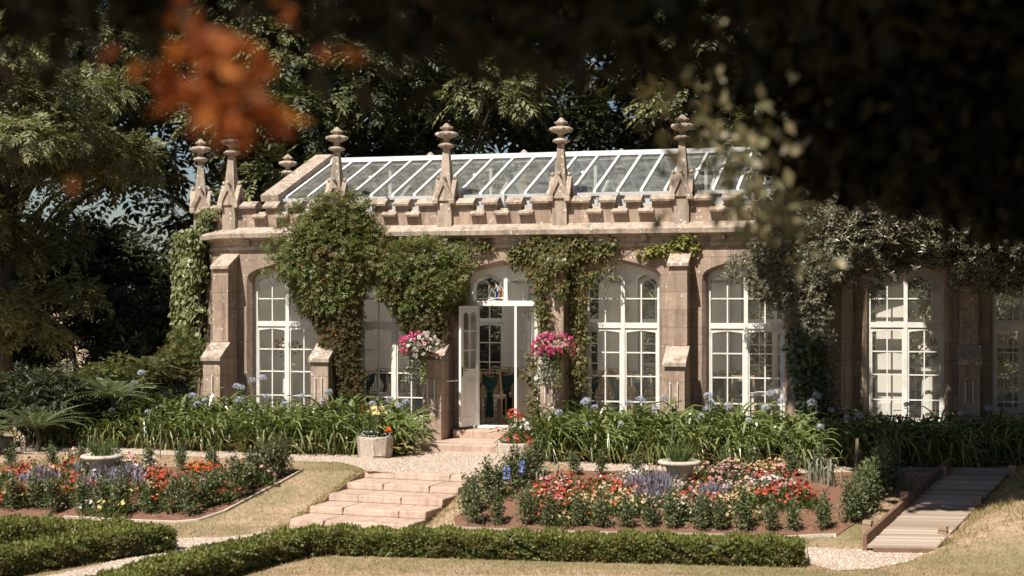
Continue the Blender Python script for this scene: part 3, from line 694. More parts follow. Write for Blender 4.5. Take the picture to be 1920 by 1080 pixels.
# windows -----------------------------------------------------------------
def interp(pr,x): return float(np.interp(x,[p[0] for p in pr],[p[1] for p in pr]))
def window(c,n=.22,w=WW,zb=ZB,zs=ZS,za=ZA,lights=2,T=None,door=False,mat='white',zt=2.05,bars=(1.59,1.19,.76),ub=2.5,worn=False):
    mb=MB(); mb.T=T; t=.056; pr=profile(w,zs,za)
    y0,y1=n,n+.06
    def B(x0,x1,z0,z1,a=0,b_=0): mb.box(c+x0,c+x1,y0-a,y1+b_,z0,z1)
    # outer arched band
    inn=profile(w-2*t,zs,za-t)
    V=[];F=[]
    for yy in (y0-.012,y1):
        V+=[(c+x,yy,z) for x,z in pr]+[(c+x,yy,z) for x,z in inn]
    k=len(pr)
    for i in range(k-1):
        F+=[(k+i,k+i+1,i+1,i),(2*k+i,2*k+i+1,3*k+i+1,3*k+i),(k+i,2*k+k+i,2*k+k+i+1,k+i+1)]
    mb.add(V,F)
    B(-w/2,-w/2+t,zb,zs,.012); B(w/2-t,w/2,zb,zs,.012)
    if not door:
        B(-w/2+t,w/2-t,zb,zb+.10,.010,0)
    B(-.033 if lights==2 else 0,.033 if lights==2 else 0.001,zb+.1 if not door else zt,za-.03,.022,.01)
    B(-w/2+t,w/2-t,zt-.045,zt+.045,.03 if door else .017,.012)
    lw=(w-2*t-(.066 if lights==2 else 0))/lights
    L0=[-w/2+t,.033] if lights==2 else [-w/2+t]
    for x0 in L0:
        xc=x0+lw/2; gb=.011
        def head(zsp,zap,outer,nseg=12,yy=(y0+.004,y1-.01)):
            hp=profile(lw,zsp,zap); V=[];F=[]
            xs=[p[0] for p in hp]
            for yv in yy:
                V+=[(c+xc+x,yv,z) for x,z in hp]+[(c+xc+x,yv,max(outer(xc+x),z+.002)) for x in xs for z in (interp(hp,x),)]
            kk=len(hp)
            for i in range(kk-1):
                F+=[(i,i+1,kk+i+1,kk+i),(3*kk+i,3*kk+i+1,2*kk+i+1,2*kk+i),(i,2*kk+i,2*kk+i+1,i+1)]
            mb.add(V,F)
        head(2.74,2.93,lambda x:interp(inn,x)+.01)
        mb.box(c+xc-gb,c+xc+gb,y0+.014,y1-.014,zt+.045,2.74)
        for sg in (-1,1):              # the glazing bar forks into two small pointed heads
            mb.tube([(c+xc,y0+.03,2.72),(c+xc+sg*.03,y0+.03,2.79),(c+xc+sg*.09,y0+.03,2.84),(c+xc+sg*.15,y0+.03,2.865)],gb,4)
            mb.tube([(c+xc+sg*lw/2,y0+.03,2.74),(c+xc+sg*(lw/2-.03),y0+.03,2.81),(c+xc+sg*.15,y0+.03,2.875)],gb,4)
        if ub: mb.box(c+x0,c+x0+lw,y0+.0145,y1-.0145,ub-gb,ub+gb)
        if not door:
            head(zt-.15,zt-.09,lambda x:zt-.03)
            z_lo=bars[-1]-.36 if worn else bars[-1]-.35
            B(x0,x0+.026,zb+.10,zt-.045,-.002,-.004); B(x0+lw-.028,x0+lw,zb+.10,zt-.045,-.002,-.004)
            mb.box(c+xc-gb,c+xc+gb,y0+.014,y1-.014,z_lo,zt-.10)
            for z in bars: mb.box(c+x0+.028,c+x0+lw-.028,y0+.0145,y1-.0145,z-gb,z+gb)
            B(x0+.028,x0+lw-.028,zb+.10,z_lo+.04,-.003,-.003)
    fr=mb.build('window',M_[mat],org)
    g=MB(); g.T=T; rp=[(c-w/2+.02,zb+.05 if not door else zt)]+[(c+x,z) for x,z in profile(w-.03,zs,za-.012)]+[(c+w/2-.02,zb+.05 if not door else zt)]
    g.add([(x,n+.031,z) for x,z in rp],[tuple(range(len(rp)))[::-1]]); g.build('pane',M_['glass'],fr)
    return fr
for i in (0,1,3,4): window(BAY[i],mat='white_old')
window(WC[0],WN+.22,mat='white_old'); window(WC[1],WN+.22,mat='white_old')
for c_ in bc: window(c_,DB-.25,mat='white')
fan=window(BAY[2],door=True,zt=2.42,ub=None)
def slim(p,q,c_,w,zb,zs,za):
    T,L=frame2(p,q); mb=MB(); mb.T=T; y0=.2
    mb.box(c_-w/2,c_-w/2+.03,y0,y0+.05,zb,zs+.1); mb.box(c_+w/2-.03,c_+w/2,y0,y0+.05,zb,zs+.1)
    mb.box(c_-w/2+.03,c_+w/2-.03,y0,y0+.05,2.0,2.08); mb.box(c_-w/2+.03,c_+w/2-.03,y0,y0+.05,zb,zb+.06)
    for z in (1.2,1.6,2.5): mb.box(c_-w/2+.03,c_+w/2-.03,y0+.01,y0+.04,z-.01,z+.01)
    mb.box(c_-.01,c_+.01,y0+.012,y0+.038,zb+.06,za-.03)
    pr=profile(w,zs,za); inn=profile(w-.06,zs,za-.03); k=len(pr)
    V=[(c_+x,yy,z) for yy in (y0,y0+.05) for P_ in (pr,inn) for x,z in P_]; F=[]
    for i in range(k-1): F+=[(k+i,k+i+1,i+1,i),(2*k+i,2*k+i+1,3*k+i+1,3*k+i),(k+i,3*k+i,3*k+i+1,k+i+1)]
    mb.add(V,F); fr=mb.build('slim_window',M_['white_old'],org)
    g=MB(); g.T=T; g.box(c_-w/2+.01,c_+w/2-.01,y0+.024,y0+.027,zb+.03,za-.08); g.build('pane',M_['glass'],fr)
slim(A_,(-5.27,0),1.55,.34,.8,2.75,2.95); slim(A2,A_,1.1,.9,.3,2.75,2.95); slim((4.98,0),CR,1.1,.34,.5,2.75,2.95)
# leaded coloured pane in the fanlight
lc=BAY[2]-.04-.27; mb=MB()
cols=[M_['glass']]
for nm,cc in (('green',(.03,.12,.06)),('blue',(.02,.03,.14)),('amber',(.22,.07,.02)),('smoke',(.03,.02,.02))):
    cols.append(m_plain(nm+'_stained_glass',cc,tuple(x*.7 for x in cc),9,.15,.02))
x0=BAY[2]-.04-.255; 
def dia(cx,cz,rx,rz,m,k=7):
    mb.add([(cx+rx*math.cos(2*PI*j/k+.3),.236,cz+rz*math.sin(2*PI*j/k+.3)) for j in range(k)],[tuple(range(k))[::-1]],m)
dia(x0+.06,2.57,.035,.05,1); dia(x0+.125,2.57,.028,.075,2); dia(x0+.20,2.60,.03,.085,3); dia(x0+.05,2.76,.055,.04,4); dia(x0+.05,2.70,.028,.03,3,5)
gl=mb.build('stained_pane',cols,fan)
mb=MB(); R_=random.Random(3)
for a_,b_ in (((.0,2.50),(.26,2.52)),((0,2.49),(.1,2.47)),((.0,2.53),(.07,2.51)),((.15,2.52),(.26,2.49)),((.01,2.55),(.03,2.68)),((.03,2.68),(.08,2.60)),((.08,2.66),(.12,2.73)),((.12,2.73),(.15,2.62)),((.15,2.62),(.2,2.72)),((.2,2.72),(.25,2.64)),((.1,2.52),(.1,2.62)),((.16,2.52),(.17,2.6)),((.24,2.5),(.235,2.66)),((.1,2.76),(.2,2.64)),((.13,2.64),(.22,2.8))):
    mb.tube([(x0+a_[0],.228,a_[1]),(x0+b_[0],.228,b_[1])],.0045,4)
mb.build('lead_line',M_['white'],fan)
# doors
dn=.20; zf=ZB+.0; dw=.60
mb=MB(); c_=BAY[2]
for sg in (-1,1): mb.box(c_+sg*(WW/2-.10)-.03,c_+sg*(WW/2-.10)+.03,.212,.29,zf,2.375)
mb.box(c_-WW/2+.02,c_+WW/2-.02,.14,.34,zf-.02,zf+.035); mb.build('door_frame',M_['white'],org)
def leaf(hs,hn,ang,flip):
    root=empty('door',(hs,hn,zf+.045),ang); root.parent=org
    T=np.diag([-1.,1,1,1]) if flip else None
    mb=MB(); L=.55; h=2.06; t=.045; s_=.075
    mb.box(0,s_,0,t,0,h); mb.box(L-s_,L,0,t,0,h); mb.box(s_,L-s_,.001,t-.001,0,.16); mb.box(s_,L-s_,.001,t-.001,.86,.98); mb.box(s_,L-s_,.001,t-.001,h-.10,h)
    mb.box(s_,L-s_,.012,t-.012,.16,.86); mb.box(s_+.06,L-s_-.06,.004,t-.004,.24,.78)
    xm=L/2; mb.box(xm-.011,xm+.011,.01,t-.01,.98,h-.1)
    for z in (1.30,1.63): mb.box(s_,L-s_,.0105,t-.0105,z-.011,z+.011)
    for xa,xb in ((s_,xm-.011),(xm+.011,L-s_)):
        mb.prism_y([(xa,h-.1),(xa,h-.16),(xa+.05,h-.115),((xa+xb)/2,h-.105),(xb-.05,h-.115),(xb,h-.16),(xb,h-.1)][::-1],.009,t-.009)
    if flip:
        mb.V=[v*np.array([-1,1,1]) for v in mb.V]
    d=mb.build('door_panel',M_['white'],root)
    g=MB(); sg=-1 if flip else 1; xs=sorted((sg*s_,sg*(L-s_))); g.box(xs[0],xs[1],t/2-.002,t/2+.002,.98,h-.12); g.build('pane',M_['glass'],d)
    m2=MB(); xa=sg*(L-.035)
    for yy,sy in ((-.0,-1),(t,1)):
        m2.box(xa-.015,xa+.015,*sorted((yy,yy+sy*.006)),.86,1.02); m2.tube([(xa,yy,.96),(xa,yy+sy*.04,.96),(xa-sg*.10,yy+sy*.04,.955)],.009)
    m2.build('handle',M_['black'],d)
leaf(c_-WW/2+.13,.205,math.radians(180+72),False)   # left leaf swung out past square
leaf(c_+WW/2-.13,.205,math.radians(72),True)
mb=MB(); mb.tube([(-1.20,-.62,1.10),(-.90,-.28,1.10)],.011); mb.tube([(.46,-.1,1.10),(.82,-.60,1.10)],.011); mb.build('door_stay',M_['white'],org)

# roof -----------------------------------------------------------------
E0,EZ=.50,4.33; RN,RZ=2.78,5.19; S0,S1=-4.50,4.9
mb=MB()
mb.box(S0,S1,E0-.05,E0+.02,3.95,EZ-.01); mb.box(S0,S1,E0-.09,E0-.051,EZ-.07,EZ-.02)   # lead upstand of the gutter
mb.box(S0,S1,.225,E0-.051,3.9,3.97); mb.box(S0,S1,RN*2-E0-.02,RN*2-E0+.05,3.95,EZ-.01)
for s in np.arange(-4.1,5.2,1.37): mb.box(s,s+.02,E0-.075,E0-.0505,3.97,EZ-.07)
for s in (-.38,1.62,-2.55): mb.box(s,s+.17,.26,E0-.1,4.06,4.30)   # hopper boxes
mb.box(-5.6,S0-.3,1.2,4.2,3.93,3.96)
mb.build('gutter',M_['lead'],org)
mb=MB()
mb.prism_x([(RN-.16,RZ-.03),(RN+.16,RZ-.03),(RN+.06,RZ+.07),(RN-.06,RZ+.07)],S0,S1); mb.build('ridge',M_['lead'],org)
NR=int((S1-S0)/.408)
mb=MB(); 
for i in range(NR+1):
    s=S0+.12+i*.408
    for nA,zA,nB,zB in ((E0-.03,EZ-.005,RN-.12,RZ-.035),(2*RN-E0+.03,EZ-.005,RN+.12,RZ-.035)):
        V=[(s-.024,nA,zA-.05),(s+.024,nA,zA-.05),(s+.024,nB,zB-.05),(s-.024,nB,zB-.05),(s-.024,nA,zA+.03),(s+.024,nA,zA+.03),(s+.024,nB,zB+.03),(s-.024,nB,zB+.03)]
        mb.hexa(V)
mb.build('rafters',M_['white'],org)
mb=MB()
for nA,nB in ((E0,RN-.1),(2*RN-E0,RN+.1)):
    mb.add([(S0,nA,EZ),(S1,nA,EZ),(S1,nB,RZ-.04),(S0,nB,RZ-.04)],[(0,1,2,3)])
mb.build('glazing',M_['roofglass'],org)
mb=MB()                                   # trusses seen through the glass
for s in PIN_S[1:5]+[4.98]:
    mb.box(s-.04,s+.04,E0+.1,2*RN-E0-.1,4.12,4.22)
    for nA,zA,nB,zB in ((RN,4.22,RN-1.1,4.78),(RN,4.22,RN+1.1,4.78)): mb.tube([(s,nA,zA),(s,nB,zB)],.03,5)
    mb.box(s-.03,s+.03,RN-.04,RN+.04,4.221,5.1)
mb.build('truss',M_['white'],org)
M_['diffuser']=m_leaf('diffuser_sheet',[(.93,.91,.88)],.85,.8,.1,tcol=(1,1,1))
mb=MB(); mb.prism_z([(-6.45,1.6),(-5.1,.36),(4.9,.36),(5.2,1.5),(5.2,DB-.34),(-5.1,DB-.34),(-6.45,3.6)],3.91,3.925); mb.build('light_diffuser',M_['diffuser'],org)  # unseen translucent sheet added to soften the sun reaching the interior
mb=MB()                                   # stone gable and coping at the left end of the glass
mb.prism_x([(E0,3.8),(2*RN-E0,3.8),(2*RN-E0,EZ-.05),(RN,RZ-.02),(E0,EZ-.05)][::-1],S0-.20,S0-.02)
for sg in (-1,1):
    q=[(RN+sg*(RN-E0+.22),EZ-.07),(RN+sg*(RN-E0+.25),EZ+.04),(RN,RZ+.15),(RN,RZ+.02)]
    if sg>0: q=q[::-1]
    mb.prism_x(q[::-1],S0-.30,S0+.05,1)
mb.build('gable',[M_['stone'],M_['stone_pale']],org)
mb=MB(); mb.prism_x([(E0,3.8),(2*RN-E0,3.8),(2*RN-E0,EZ-.05),(RN,RZ-.02),(E0,EZ-.05)][::-1],S1+.02,S1+.2); mb.build('gable',M_['stone'],org)
mb=MB(); g2=MB()
for nA,nB in ((WN+.45,3.5),(DB-.25,3.5)):
    g2.add([(5.66,nA,4.25),(11.5,nA,4.25),(11.5,nB,4.85),(5.66,nB,4.85)],[(0,1,2,3)])
    for s in np.arange(5.8,11.5,.408): mb.hexa([(s-.03,nA,4.2),(s+.03,nA,4.2),(s+.03,nB,4.8),(s-.03,nB,4.8),(s-.03,nA,4.28),(s+.03,nA,4.28),(s+.03,nB,4.88),(s-.03,nB,4.88)])
mb.box(5.66,11.5,3.42,3.58,4.83,4.93); mb.box(5.66,11.5,WN+.38,WN+.45,3.95,4.24); mb.box(5.66,11.5,DB-.25,DB-.2,3.95,4.24)
mb.build('wing_rafters',M_['white'],org); g2.build('wing_glazing',M_['roofglass'],org)
# unseen added ceiling over the canted end
# door steps
mb=MB()
mb.box(c_-.80,c_+.80,-.30,.13,-.05,.265)
d1=mb.build('door_step',M_['stone_step'],org); bv=d1.modifiers.new('b','BEVEL'); bv.width=.02; bv.segments=2
mb=MB(); mb.box(c_-1.05,c_+1.0,-1.40,-.301,-.1,.125); d2=mb.build('door_step',M_['stone_step'],org); bv=d2.modifiers.new('b','BEVEL'); bv.width=.02; bv.segments=2
# ================================================================ inside the orangery
def make_chair():
    root=empty('banquet_chair')
    mb=MB(); w=.20
    mb.box(-w,w,-.19,.19,.43,.455); mb.build('seat',M_['wood'],root)
    mb=MB(); mb.box(-w+.01,w-.01,-.18,.18,.456,.50); mb.build('cushion',M_['cushion'],root)
    for sx in (-1,1):
        mb=MB(); mb.tube([(sx*.185,.175,.43),(sx*.19,.19,0)],[.016,.012]); mb.build('leg',M_['wood'],root)
        mb=MB(); mb.tube([(sx*.185,-.175,.43),(sx*.19,-.21,0)],[.016,.012]); mb.build('leg',M_['wood'],root)
    mb=MB()
    for sx in (-1,1): mb.tube([(sx*.185,-.18,.43),(sx*.18,-.225,.7),(sx*.175,-.275,.92)],.02)
    for z,y in ((.905,-.245),(.84,-.235),(.52,-.195)): mb.tube([(-.18,y,z),(.18,y,z)],.012)
    for x in (-.11,-.055,0,.055,.11): mb.tube([(x,-.195,.52),(x,-.235,.84)],.008)
    for x in (-.12,-.04,.04,.12): mb.tube([(x,-.235,.84),(x,-.245,.905)],.008)
    for y in (-.19,.18): mb.tube([(-.185,y,.2),(.185,y,.2)],.008)
    mb.build('backrest',M_['wood'],root)
    mb=MB(); k=9; pr=[(-.16,.89),(0,.80),(.16,.89),(.13,.72),(.05,.60),(.035,.55),(-.035,.55),(-.05,.60),(-.13,.72)]
    mb.prism_y(pr,-.275,-.262)
    V=[];F=[]
    for i,(z,hw) in enumerate(((.60,.035),(.5,.055),(.38,.06),(.25,.07),(.12,.075))):
        for j in range(7): V.append((-hw+2*hw*j/6,-.285-.014*math.cos(j*PI)-.01*i,z))
    for i in range(4):
        for j in range(6): F.append((i*7+j,i*7+j+1,(i+1)*7+j+1,(i+1)*7+j))
    mb.add(V,F); mb.lathe([(.01,.55),(.05,.56),(.06,.59),(.045,.625),(.01,.635)],0,-.285,8)
    mb.build('sash',M_['sash'],root)
    return root
ch=make_chair(); nchair=0
for row,(n,sl) in enumerate(((1.3,[-3.0,-2.5,-2.05,-1.0,-.70,.12,.66,1.15,1.62,2.1,2.65,3.3,3.8]),(2.35,[-3.1,-2.6,-2.1,-1.6,-1.05,-.66,-.36,.55,1.05,1.55,2.1,2.7,3.3,3.9]),(1.85,[-.52,-.22,.02]),(3.4,[-2.9,-2.3,-1.7,-1.1,-.7,-.38,.05,.6,1.2,1.9,2.6,3.3]))):
    for s in sl:
        o=ch if nchair==0 else copy_tree(ch)
        o.location=W(s+U(-.05,.05),n+U(-.06,.06),ZB); o.rotation_euler=(0,0,-TH+U(-.15,.15)); nchair+=1
        tag(o,'pale wooden chair with dark green sash, set out in rows inside the orangery','chair','sashed chairs set out inside the orangery')
def pedestal(x,y,lab,lab2):
    mb=MB(); mb.box(-.2,.2,-.2,.2,0,.08); mb.lathe([(.15,.08),(.13,.13),(.115,.9),(.13,.95),(.15,.97)],seg=14); mb.box(-.17,.17,-.17,.17,.97,1.02)
    o=mb.build('pedestal',M_['plaster']); o.location=(x,y,ZB); tag(o,lab,'pedestal')
    mb=MB(); n=160; d=unit(n,.3); P=d*np.array([.22,.2,.24])*U(.4,1,(n,1)); P[:,2]+=.22
    mb.scatter(*LEAF,P[:100],d[:100],unit(100),U(.07,.13,100),0)
    d2=unit(60,.2); Q=d2*np.array([.23,.22,.24]); Q[:,2]+=.22; mb.scatter(*DISC,Q,unit(60),d2,U(.05,.09,60),1)
    f=mb.build('flower_arrangement',[M_['boxblue'],M_['whitep']]); f.location=(x,y,ZB+1.02); tag(f,lab2,'flowers')
pedestal(*W(-4.6,.95)[:2],'white round pedestal inside the leftmost front window','white and green flower arrangement on the pedestal behind the leftmost window')
pedestal(*W(6.85,2.6)[:2],'white round pedestal inside the shaded window at the right','white rose arrangement on the pedestal inside the shaded right window')
mb=MB(); mb.box(-.28,.28,-.15,.15,0,.42); mb.box(-.25,.25,-.12,.12,.42,3.4); mb.box(-.29,.29,-.15,.15,3.4,3.6)
o=mb.build('pillar',M_['plaster']); o.location=W(6.2,2.36,ZB); o.rotation_euler=(0,0,-TH); tag(o,'tall white square pillar standing inside the shaded right window','pillar')
mb=MB(); mb.box(-.5,.5,-.3,.3,.70,.74); [mb.box(a-.02,a+.02,b_-.02,b_+.02,0,.70) for a in (-.45,.45) for b_ in (-.25,.25)]
mb.box(-.2,.2,-.15,.15,.741,.79); o=mb.build('side_table',M_['white']); o.location=W(4.45,1.0,0.0+ZB-.1); o.rotation_euler=(0,0,-TH); tag(o,'low white table inside the fifth window beside the evergreen','table')
mb=MB(); mb.box(-.13,.13,-.12,.12,0,.30); mb.prism_x([(-.15,.30),(.15,.30),(.10,.36),(-.10,.36)],-.15,.15); mb.box(-.09,.09,-.121,-.119,.05,.25)
o=mb.build('wall_lantern',M_['plaster']); o.location=W(-.62,4.55,2.55); o.rotation_euler=(0,0,-TH); tag(o,'pale boxy wall lantern high inside the doorway behind the fanlight','lantern')

# ================================================================ climbers on the facade
def hull_leaves(mb,blobs,n,tmpl,S,m=0,droop=.6,front=True,inner=.55,up=.35):
    """leaf sprays over the outside of overlapping lumps, in facade coordinates"""
    vol=np.array([b_[3]*b_[5]+b_[4]*b_[5]*.5 for b_ in blobs]); cnt=(n*vol/vol.sum()).astype(int)
    for b_,k in zip(blobs,cnt):
        d=unit(k); 
        if front: d[:,1]=-abs(d[:,1])*1.0+.15
        d/=np.linalg.norm(d,axis=1,keepdims=True)
        r=inner+(1.04-inner)*rng.random((k,1))**.6
        P=np.array(b_[:3])+d*np.array(b_[3:6])*r
        keep=P[:,1]<-.03; P=P[keep]; dd=d[keep]; k=len(P)
        Y=dd*.8+rng.normal(size=(k,3))*.45; Y[:,2]-=droop
        N=dd+np.array([0,-.3,up])+rng.normal(size=(k,3))*.35
        mb.scatter(*tmpl,Warr(P),Wdir(Y),Wdir(N),U(S[0],S[1],k),m)
def lumps(c,r,n,rs,fl=.9):
    out=[]
    for i in range(n):
        d=unit(1)[0]; q=rng.random()**.45; p=np.array(c)+d*np.array(r)*q*fl; p[1]=-abs(p[1]); s=U(*rs)
        out.append((*p,s*1.15,s*.75,s*.85))
    return out
def stems(mb,pts,r0=.025,m=0):
    mb.tube([W(*p) for p in pts],[r0*(1-.5*i/len(pts)) for i in range(len(pts))],6,m)
def bits(mb,blobs,n,S,m,tm=DISC):
    for i in range(n):
        b_=blobs[random.randrange(len(blobs))]; d=unit(1)[0]; d[1]=-abs(d[1])-.2; d/=np.linalg.norm(d)
        P=np.array(b_[:3])+d*np.array(b_[3:6])*1.05; k=random.choice((1,2,4))
        Q=P+rng.normal(size=(k,3))*.03
        mb.scatter(*tm,Warr(Q),Wdir(unit(k)),Wdir(np.tile(d,(k,1))+rng.normal(size=(k,3))*.4),U(S[0],S[1],k),m)
# large jasmine mound
big=[(-3.2,-.35,3.35,.75,.45,.7),(-3.05,-.3,3.95,.45,.35,.38),(-3.7,-.3,3.2,.45,.3,.45),(-2.75,-.3,3.3,.5,.32,.6),(-3.2,-.38,2.75,.62,.35,.6)]+lumps((-3.2,-.38,3.2),(.85,.28,.85),22,(.20,.34))
low=[(-3.05,-.35,2.25,.42,.26,.4),(-3.0,-.34,1.85,.34,.24,.42),(-2.95,-.32,1.45,.26,.22,.42),(-2.85,-.28,1.05,.24,.2,.4)]
mb=MB(); hull_leaves(mb,big,9000,PINJ,(.09,.16),0,droop=.25,up=.5); hull_leaves(mb,low,3600,PINJ,(.07,.12),1,droop=.6); hull_leaves(mb,big[-12:],900,PINJ,(.08,.13),1)
bits(mb,big[5:]+low,60,(.035,.06),2,LEAF); bits(mb,big[5:]+low,40,(.03,.05),3)
for i in range(60):
    a=U(-.3,3.6); q=np.array([-3.2+1.0*math.cos(a)*U(.95,1.12),-.25-.3*U(0,1),3.3+.95*math.sin(a)*U(.95,1.1)]); k=9; Q=q+np.array([.10,-.03,-.05 if math.sin(a)<.6 else .08])*np.linspace(0,1.4,k)[:,None]*np.array([np.sign(math.cos(a)),1,1]); mb.scatter(*PINJ,Warr(Q),Wdir(unit(k)-[0,0,.3]),Wdir(unit(k)+[0,-.6,.6]),U(.06,.11,k),0)
hull_leaves(mb,[(-3.9,-.08,3.35,.35,.12,.22),(-3.75,-.08,2.6,.25,.12,.3),(-2.35,-.08,3.1,.22,.12,.35),(-2.5,-.08,3.55,.3,.12,.1)],700,PINJ,(.07,.12),0)
cl=mb.build('jasmine_climber',[M_['jas'],M_['jasold'],M_['orange'],M_['whitep']],loc=W(-3,-.3,0)); tag(cl,'huge bushy jasmine mound spilling over the battlements between the first two windows','climber')
mb=MB(); [stems(mb,[(s,-.2,0),(s+.05,-.3,.8),(s-.1,-.25,1.7),(s-.1+U(-.3,.3),-.3,2.8)],.03) for s in (-2.95,-2.8,-2.72,-3.0)]
mb.build('stem',M_['bark_pale'],cl,loc=None); 
for o in cl.children: o.matrix_parent_inverse=Matrix.Translation(-Vector(cl.location))
med=[(-1.55,-.32,3.15,.6,.38,.36),(-1.45,-.3,2.8,.62,.36,.4),(-1.5,-.3,2.45,.5,.32,.36)]+lumps((-1.5,-.38,2.9),(.68,.26,.55),15,(.18,.3))
low2=[(-1.45,-.32,2.1,.38,.26,.3),(-1.35,-.34,1.85,.28,.24,.25)]
mb=MB(); hull_leaves(mb,med,6600,PINJ,(.09,.16),0,droop=.25,up=.5); hull_leaves(mb,low2,1700,PINJ,(.07,.12),1,droop=.6); hull_leaves(mb,med[-6:],350,PINJ,(.08,.13),1); bits(mb,med[3:]+low2,16,(.03,.05),2)
hull_leaves(mb,[(-.85,-.1,3.25,.3,.12,.22),(-2.2,-.12,3.1,.2,.12,.35),(-1.0,-.12,2.6,.2,.12,.35),(-1.9,-.12,2.4,.2,.12,.3)],700,PINJ,(.07,.12),0)
cl=mb.build('jasmine_climber',[M_['jas'],M_['jasold'],M_['whitep']],loc=W(-1.5,-.3,0)); tag(cl,'smaller rounded green jasmine mound left of the glasshouse door','climber')
# vine over the pier right of the door
v=[]
for i in range(30): s=U(.0,1.75); z=3.28+rng.normal()*.10; v.append((s,-.06,z,.16,.12,.12))
for i in range(16): v.append((U(.45,1.15),-.1,U(2.8,3.4),.2,.15,.2))
for i in range(13): v.append((.55+rng.normal()*.04,-.12,1.65+i*.1,.09,.10,.12))
for i in range(20): v.append((1.22+rng.normal()*.045,-.16,.5+i*.125,.12,.12,.12))
for i in range(9): v.append((U(.66,1.0),-.47,U(2.5,3.2),.13,.10,.15))
for i in range(5): v.append((U(.62,.75),-.44,U(1.9,2.5),.10,.08,.14))
for i in range(7): v.append((U(1.35,1.8),-.05,3.02-.3*abs(U(0,1)-.0)+.05,.11,.08,.07))
for i in range(12): s=U(-1.1,.0); v.append((s,-.05,3.42+rng.normal()*.04,.12,.07,.05))
for i in range(12): v.append((.50+rng.normal()*.06,-.3,.45+i*.10,.10,.10,.10))
mb=MB(); hull_leaves(mb,v,7200,LEAF,(.05,.10),0,droop=.7,inner=.3); hull_leaves(mb,v[30:],1200,PINF,(.07,.12),0)
hull_leaves(mb,v[:30],200,LEAF,(.05,.08),1)
hull_leaves(mb,v[-12:],400,LEAF,(.05,.09),1)
cl=mb.build('wall_vine',[M_['vine'],M_['jasold']],loc=W(.9,-.1,0)); tag(cl,'green vine clothing the pier right of the door and trailing under the cornice','climber')
mb=MB(); [stems(mb,[(s,-.02,.1),(s+.03,-.03,1.2),(s-.05,-.03,2.3),(s-.2,-.03,3.1)],.016) for s in (1.2,1.28,.56)]
for k in range(7): s=U(-1.0,3.2); stems(mb,[(s,-.02,3.35),(s+.15,-.03,3.22),(s+.4,-.02,3.28+U(-.1,.1))],.008)
mb.build('stem',M_['bark_pale'],cl)
cl.children[0].matrix_parent_inverse=Matrix.Translation(-Vector(cl.location))
y_=[(2.3+.1*i+U(-.05,.05),-.06,3.2+U(-.08,.10)+.02*i,.10,.08,.09) for i in range(9)]+[(2.95,-.1,3.42,.09,.08,.08),(3.05,-.14,3.52,.10,.07,.06),(2.85,-.06,3.2,.08,.06,.08)]
mb=MB(); hull_leaves(mb,y_,420,IVYL,(.05,.09),0,inner=.3); cl=mb.build('yellow_vine',M_['yvine'],loc=W(2.8,-.05,3.2)); tag(cl,'small yellow green vine under the cornice above the fifth window','climber')
# ivy column on the canted left end
T,L=frame2(A_,(-5.27,0))
def cant(P): P=np.asarray(P,float); h=np.c_[P,np.ones(len(P))]@T.T; return h[:,:3]
def ivy(mb,n,a0,a1,z0,z1,dn,S,m=0,edge=None):
    P=np.c_[U(a0,a1,n),-.03-dn*rng.random(n)**.8,U(z0,z1,n)]
    if edge is not None: k=rng.random(n)<edge(P[:,0],P[:,2]); P=P[k]; n=len(P)
    Q=cant(P); Y=rng.normal(size=(n,3))*.5+[0,-.3,-.9]; N=np.tile([0,-1,.35],(n,1))+rng.normal(size=(n,3))*.4
    Td=np.array(T)[:3,:3]; mb.scatter(*IVYL,Warr(Q),Wdir(Y@Td.T),Wdir(N@Td.T),U(S[0],S[1],n),m)
mb=MB(); ivy(mb,9000,-.6,1.05,1.15,3.55,.26,(.08,.14),edge=lambda a,z:np.where(a<1.0-.62*(3.5-z)/2.3+.12*np.sin(z*9),1,.04))
ivy(mb,800,-.4,.9,3.55,3.8,.34,(.06,.10)); ivy(mb,900,.35,1.3,3.78,4.12,.10,(.06,.10),edge=lambda a,z:np.where(abs(z-3.75-.26*(a-.2))<.16,1,.1)); ivy(mb,200,.9,1.75,4.0,4.18,.2,(.06,.09))
cl=mb.build('ivy',M_['ivy'],loc=W(-6.3,.9,1.2)); tag(cl,'bright green ivy column climbing the left corner of the orangery','ivy')
mb=MB(); stems(mb,[(-6.35,.8,.0),(-6.3,.82,1.2),(-6.35,.86,2.4),(-6.2,.75,3.5)],.03); o=mb.build('stem',M_['bark_pale'],cl); o.matrix_parent_inverse=Matrix.Translation(-Vector(cl.location))
# evergreen trained against the right-hand pier
ev=[(4.85,-.55,3.1,.8,.5,.75),(4.6,-.5,2.8,.55,.42,.5),(5.3,-.4,3.3,.7,.5,.7),(4.9,-.5,3.75,.6,.45,.45)]+lumps((4.8,-.55,3.1),(.95,.42,.85),26,(.2,.36))
ev=ev+[(4.55,-.35,4.35,.5,.4,.4),(4.7,-.3,4.8,.42,.4,.4),(4.45,-.3,5.1,.35,.35,.35),(4.4,-.25,5.5,.25,.25,.25)]+lumps((4.6,-.35,4.6),(.6,.35,.9),14,(.18,.30))
ev2=[(5.0+.03*i,-.5,2.3-.2*i,.42-.02*i,.35,.28) for i in range(8)]
mb=MB(); hull_leaves(mb,ev,13500,WH,(.07,.13),0,droop=.1,inner=.5); hull_leaves(mb,ev2,2200,WH,(.06,.11),0,droop=.2)
hull_leaves(mb,[(b_[0]-.05,b_[1]-.12,b_[2]-.35,b_[3]*.8,b_[4],b_[5]) for b_ in ev2[1:]],1500,IVYL,(.06,.11),1,droop=.7)
cl=mb.build('holm_oak_shrub',[M_['olive'],M_['ivydark']],loc=W(4.9,-.5,0)); tag(cl,'large grey green evergreen with ivy below, against the pier right of the fifth window','shrub')
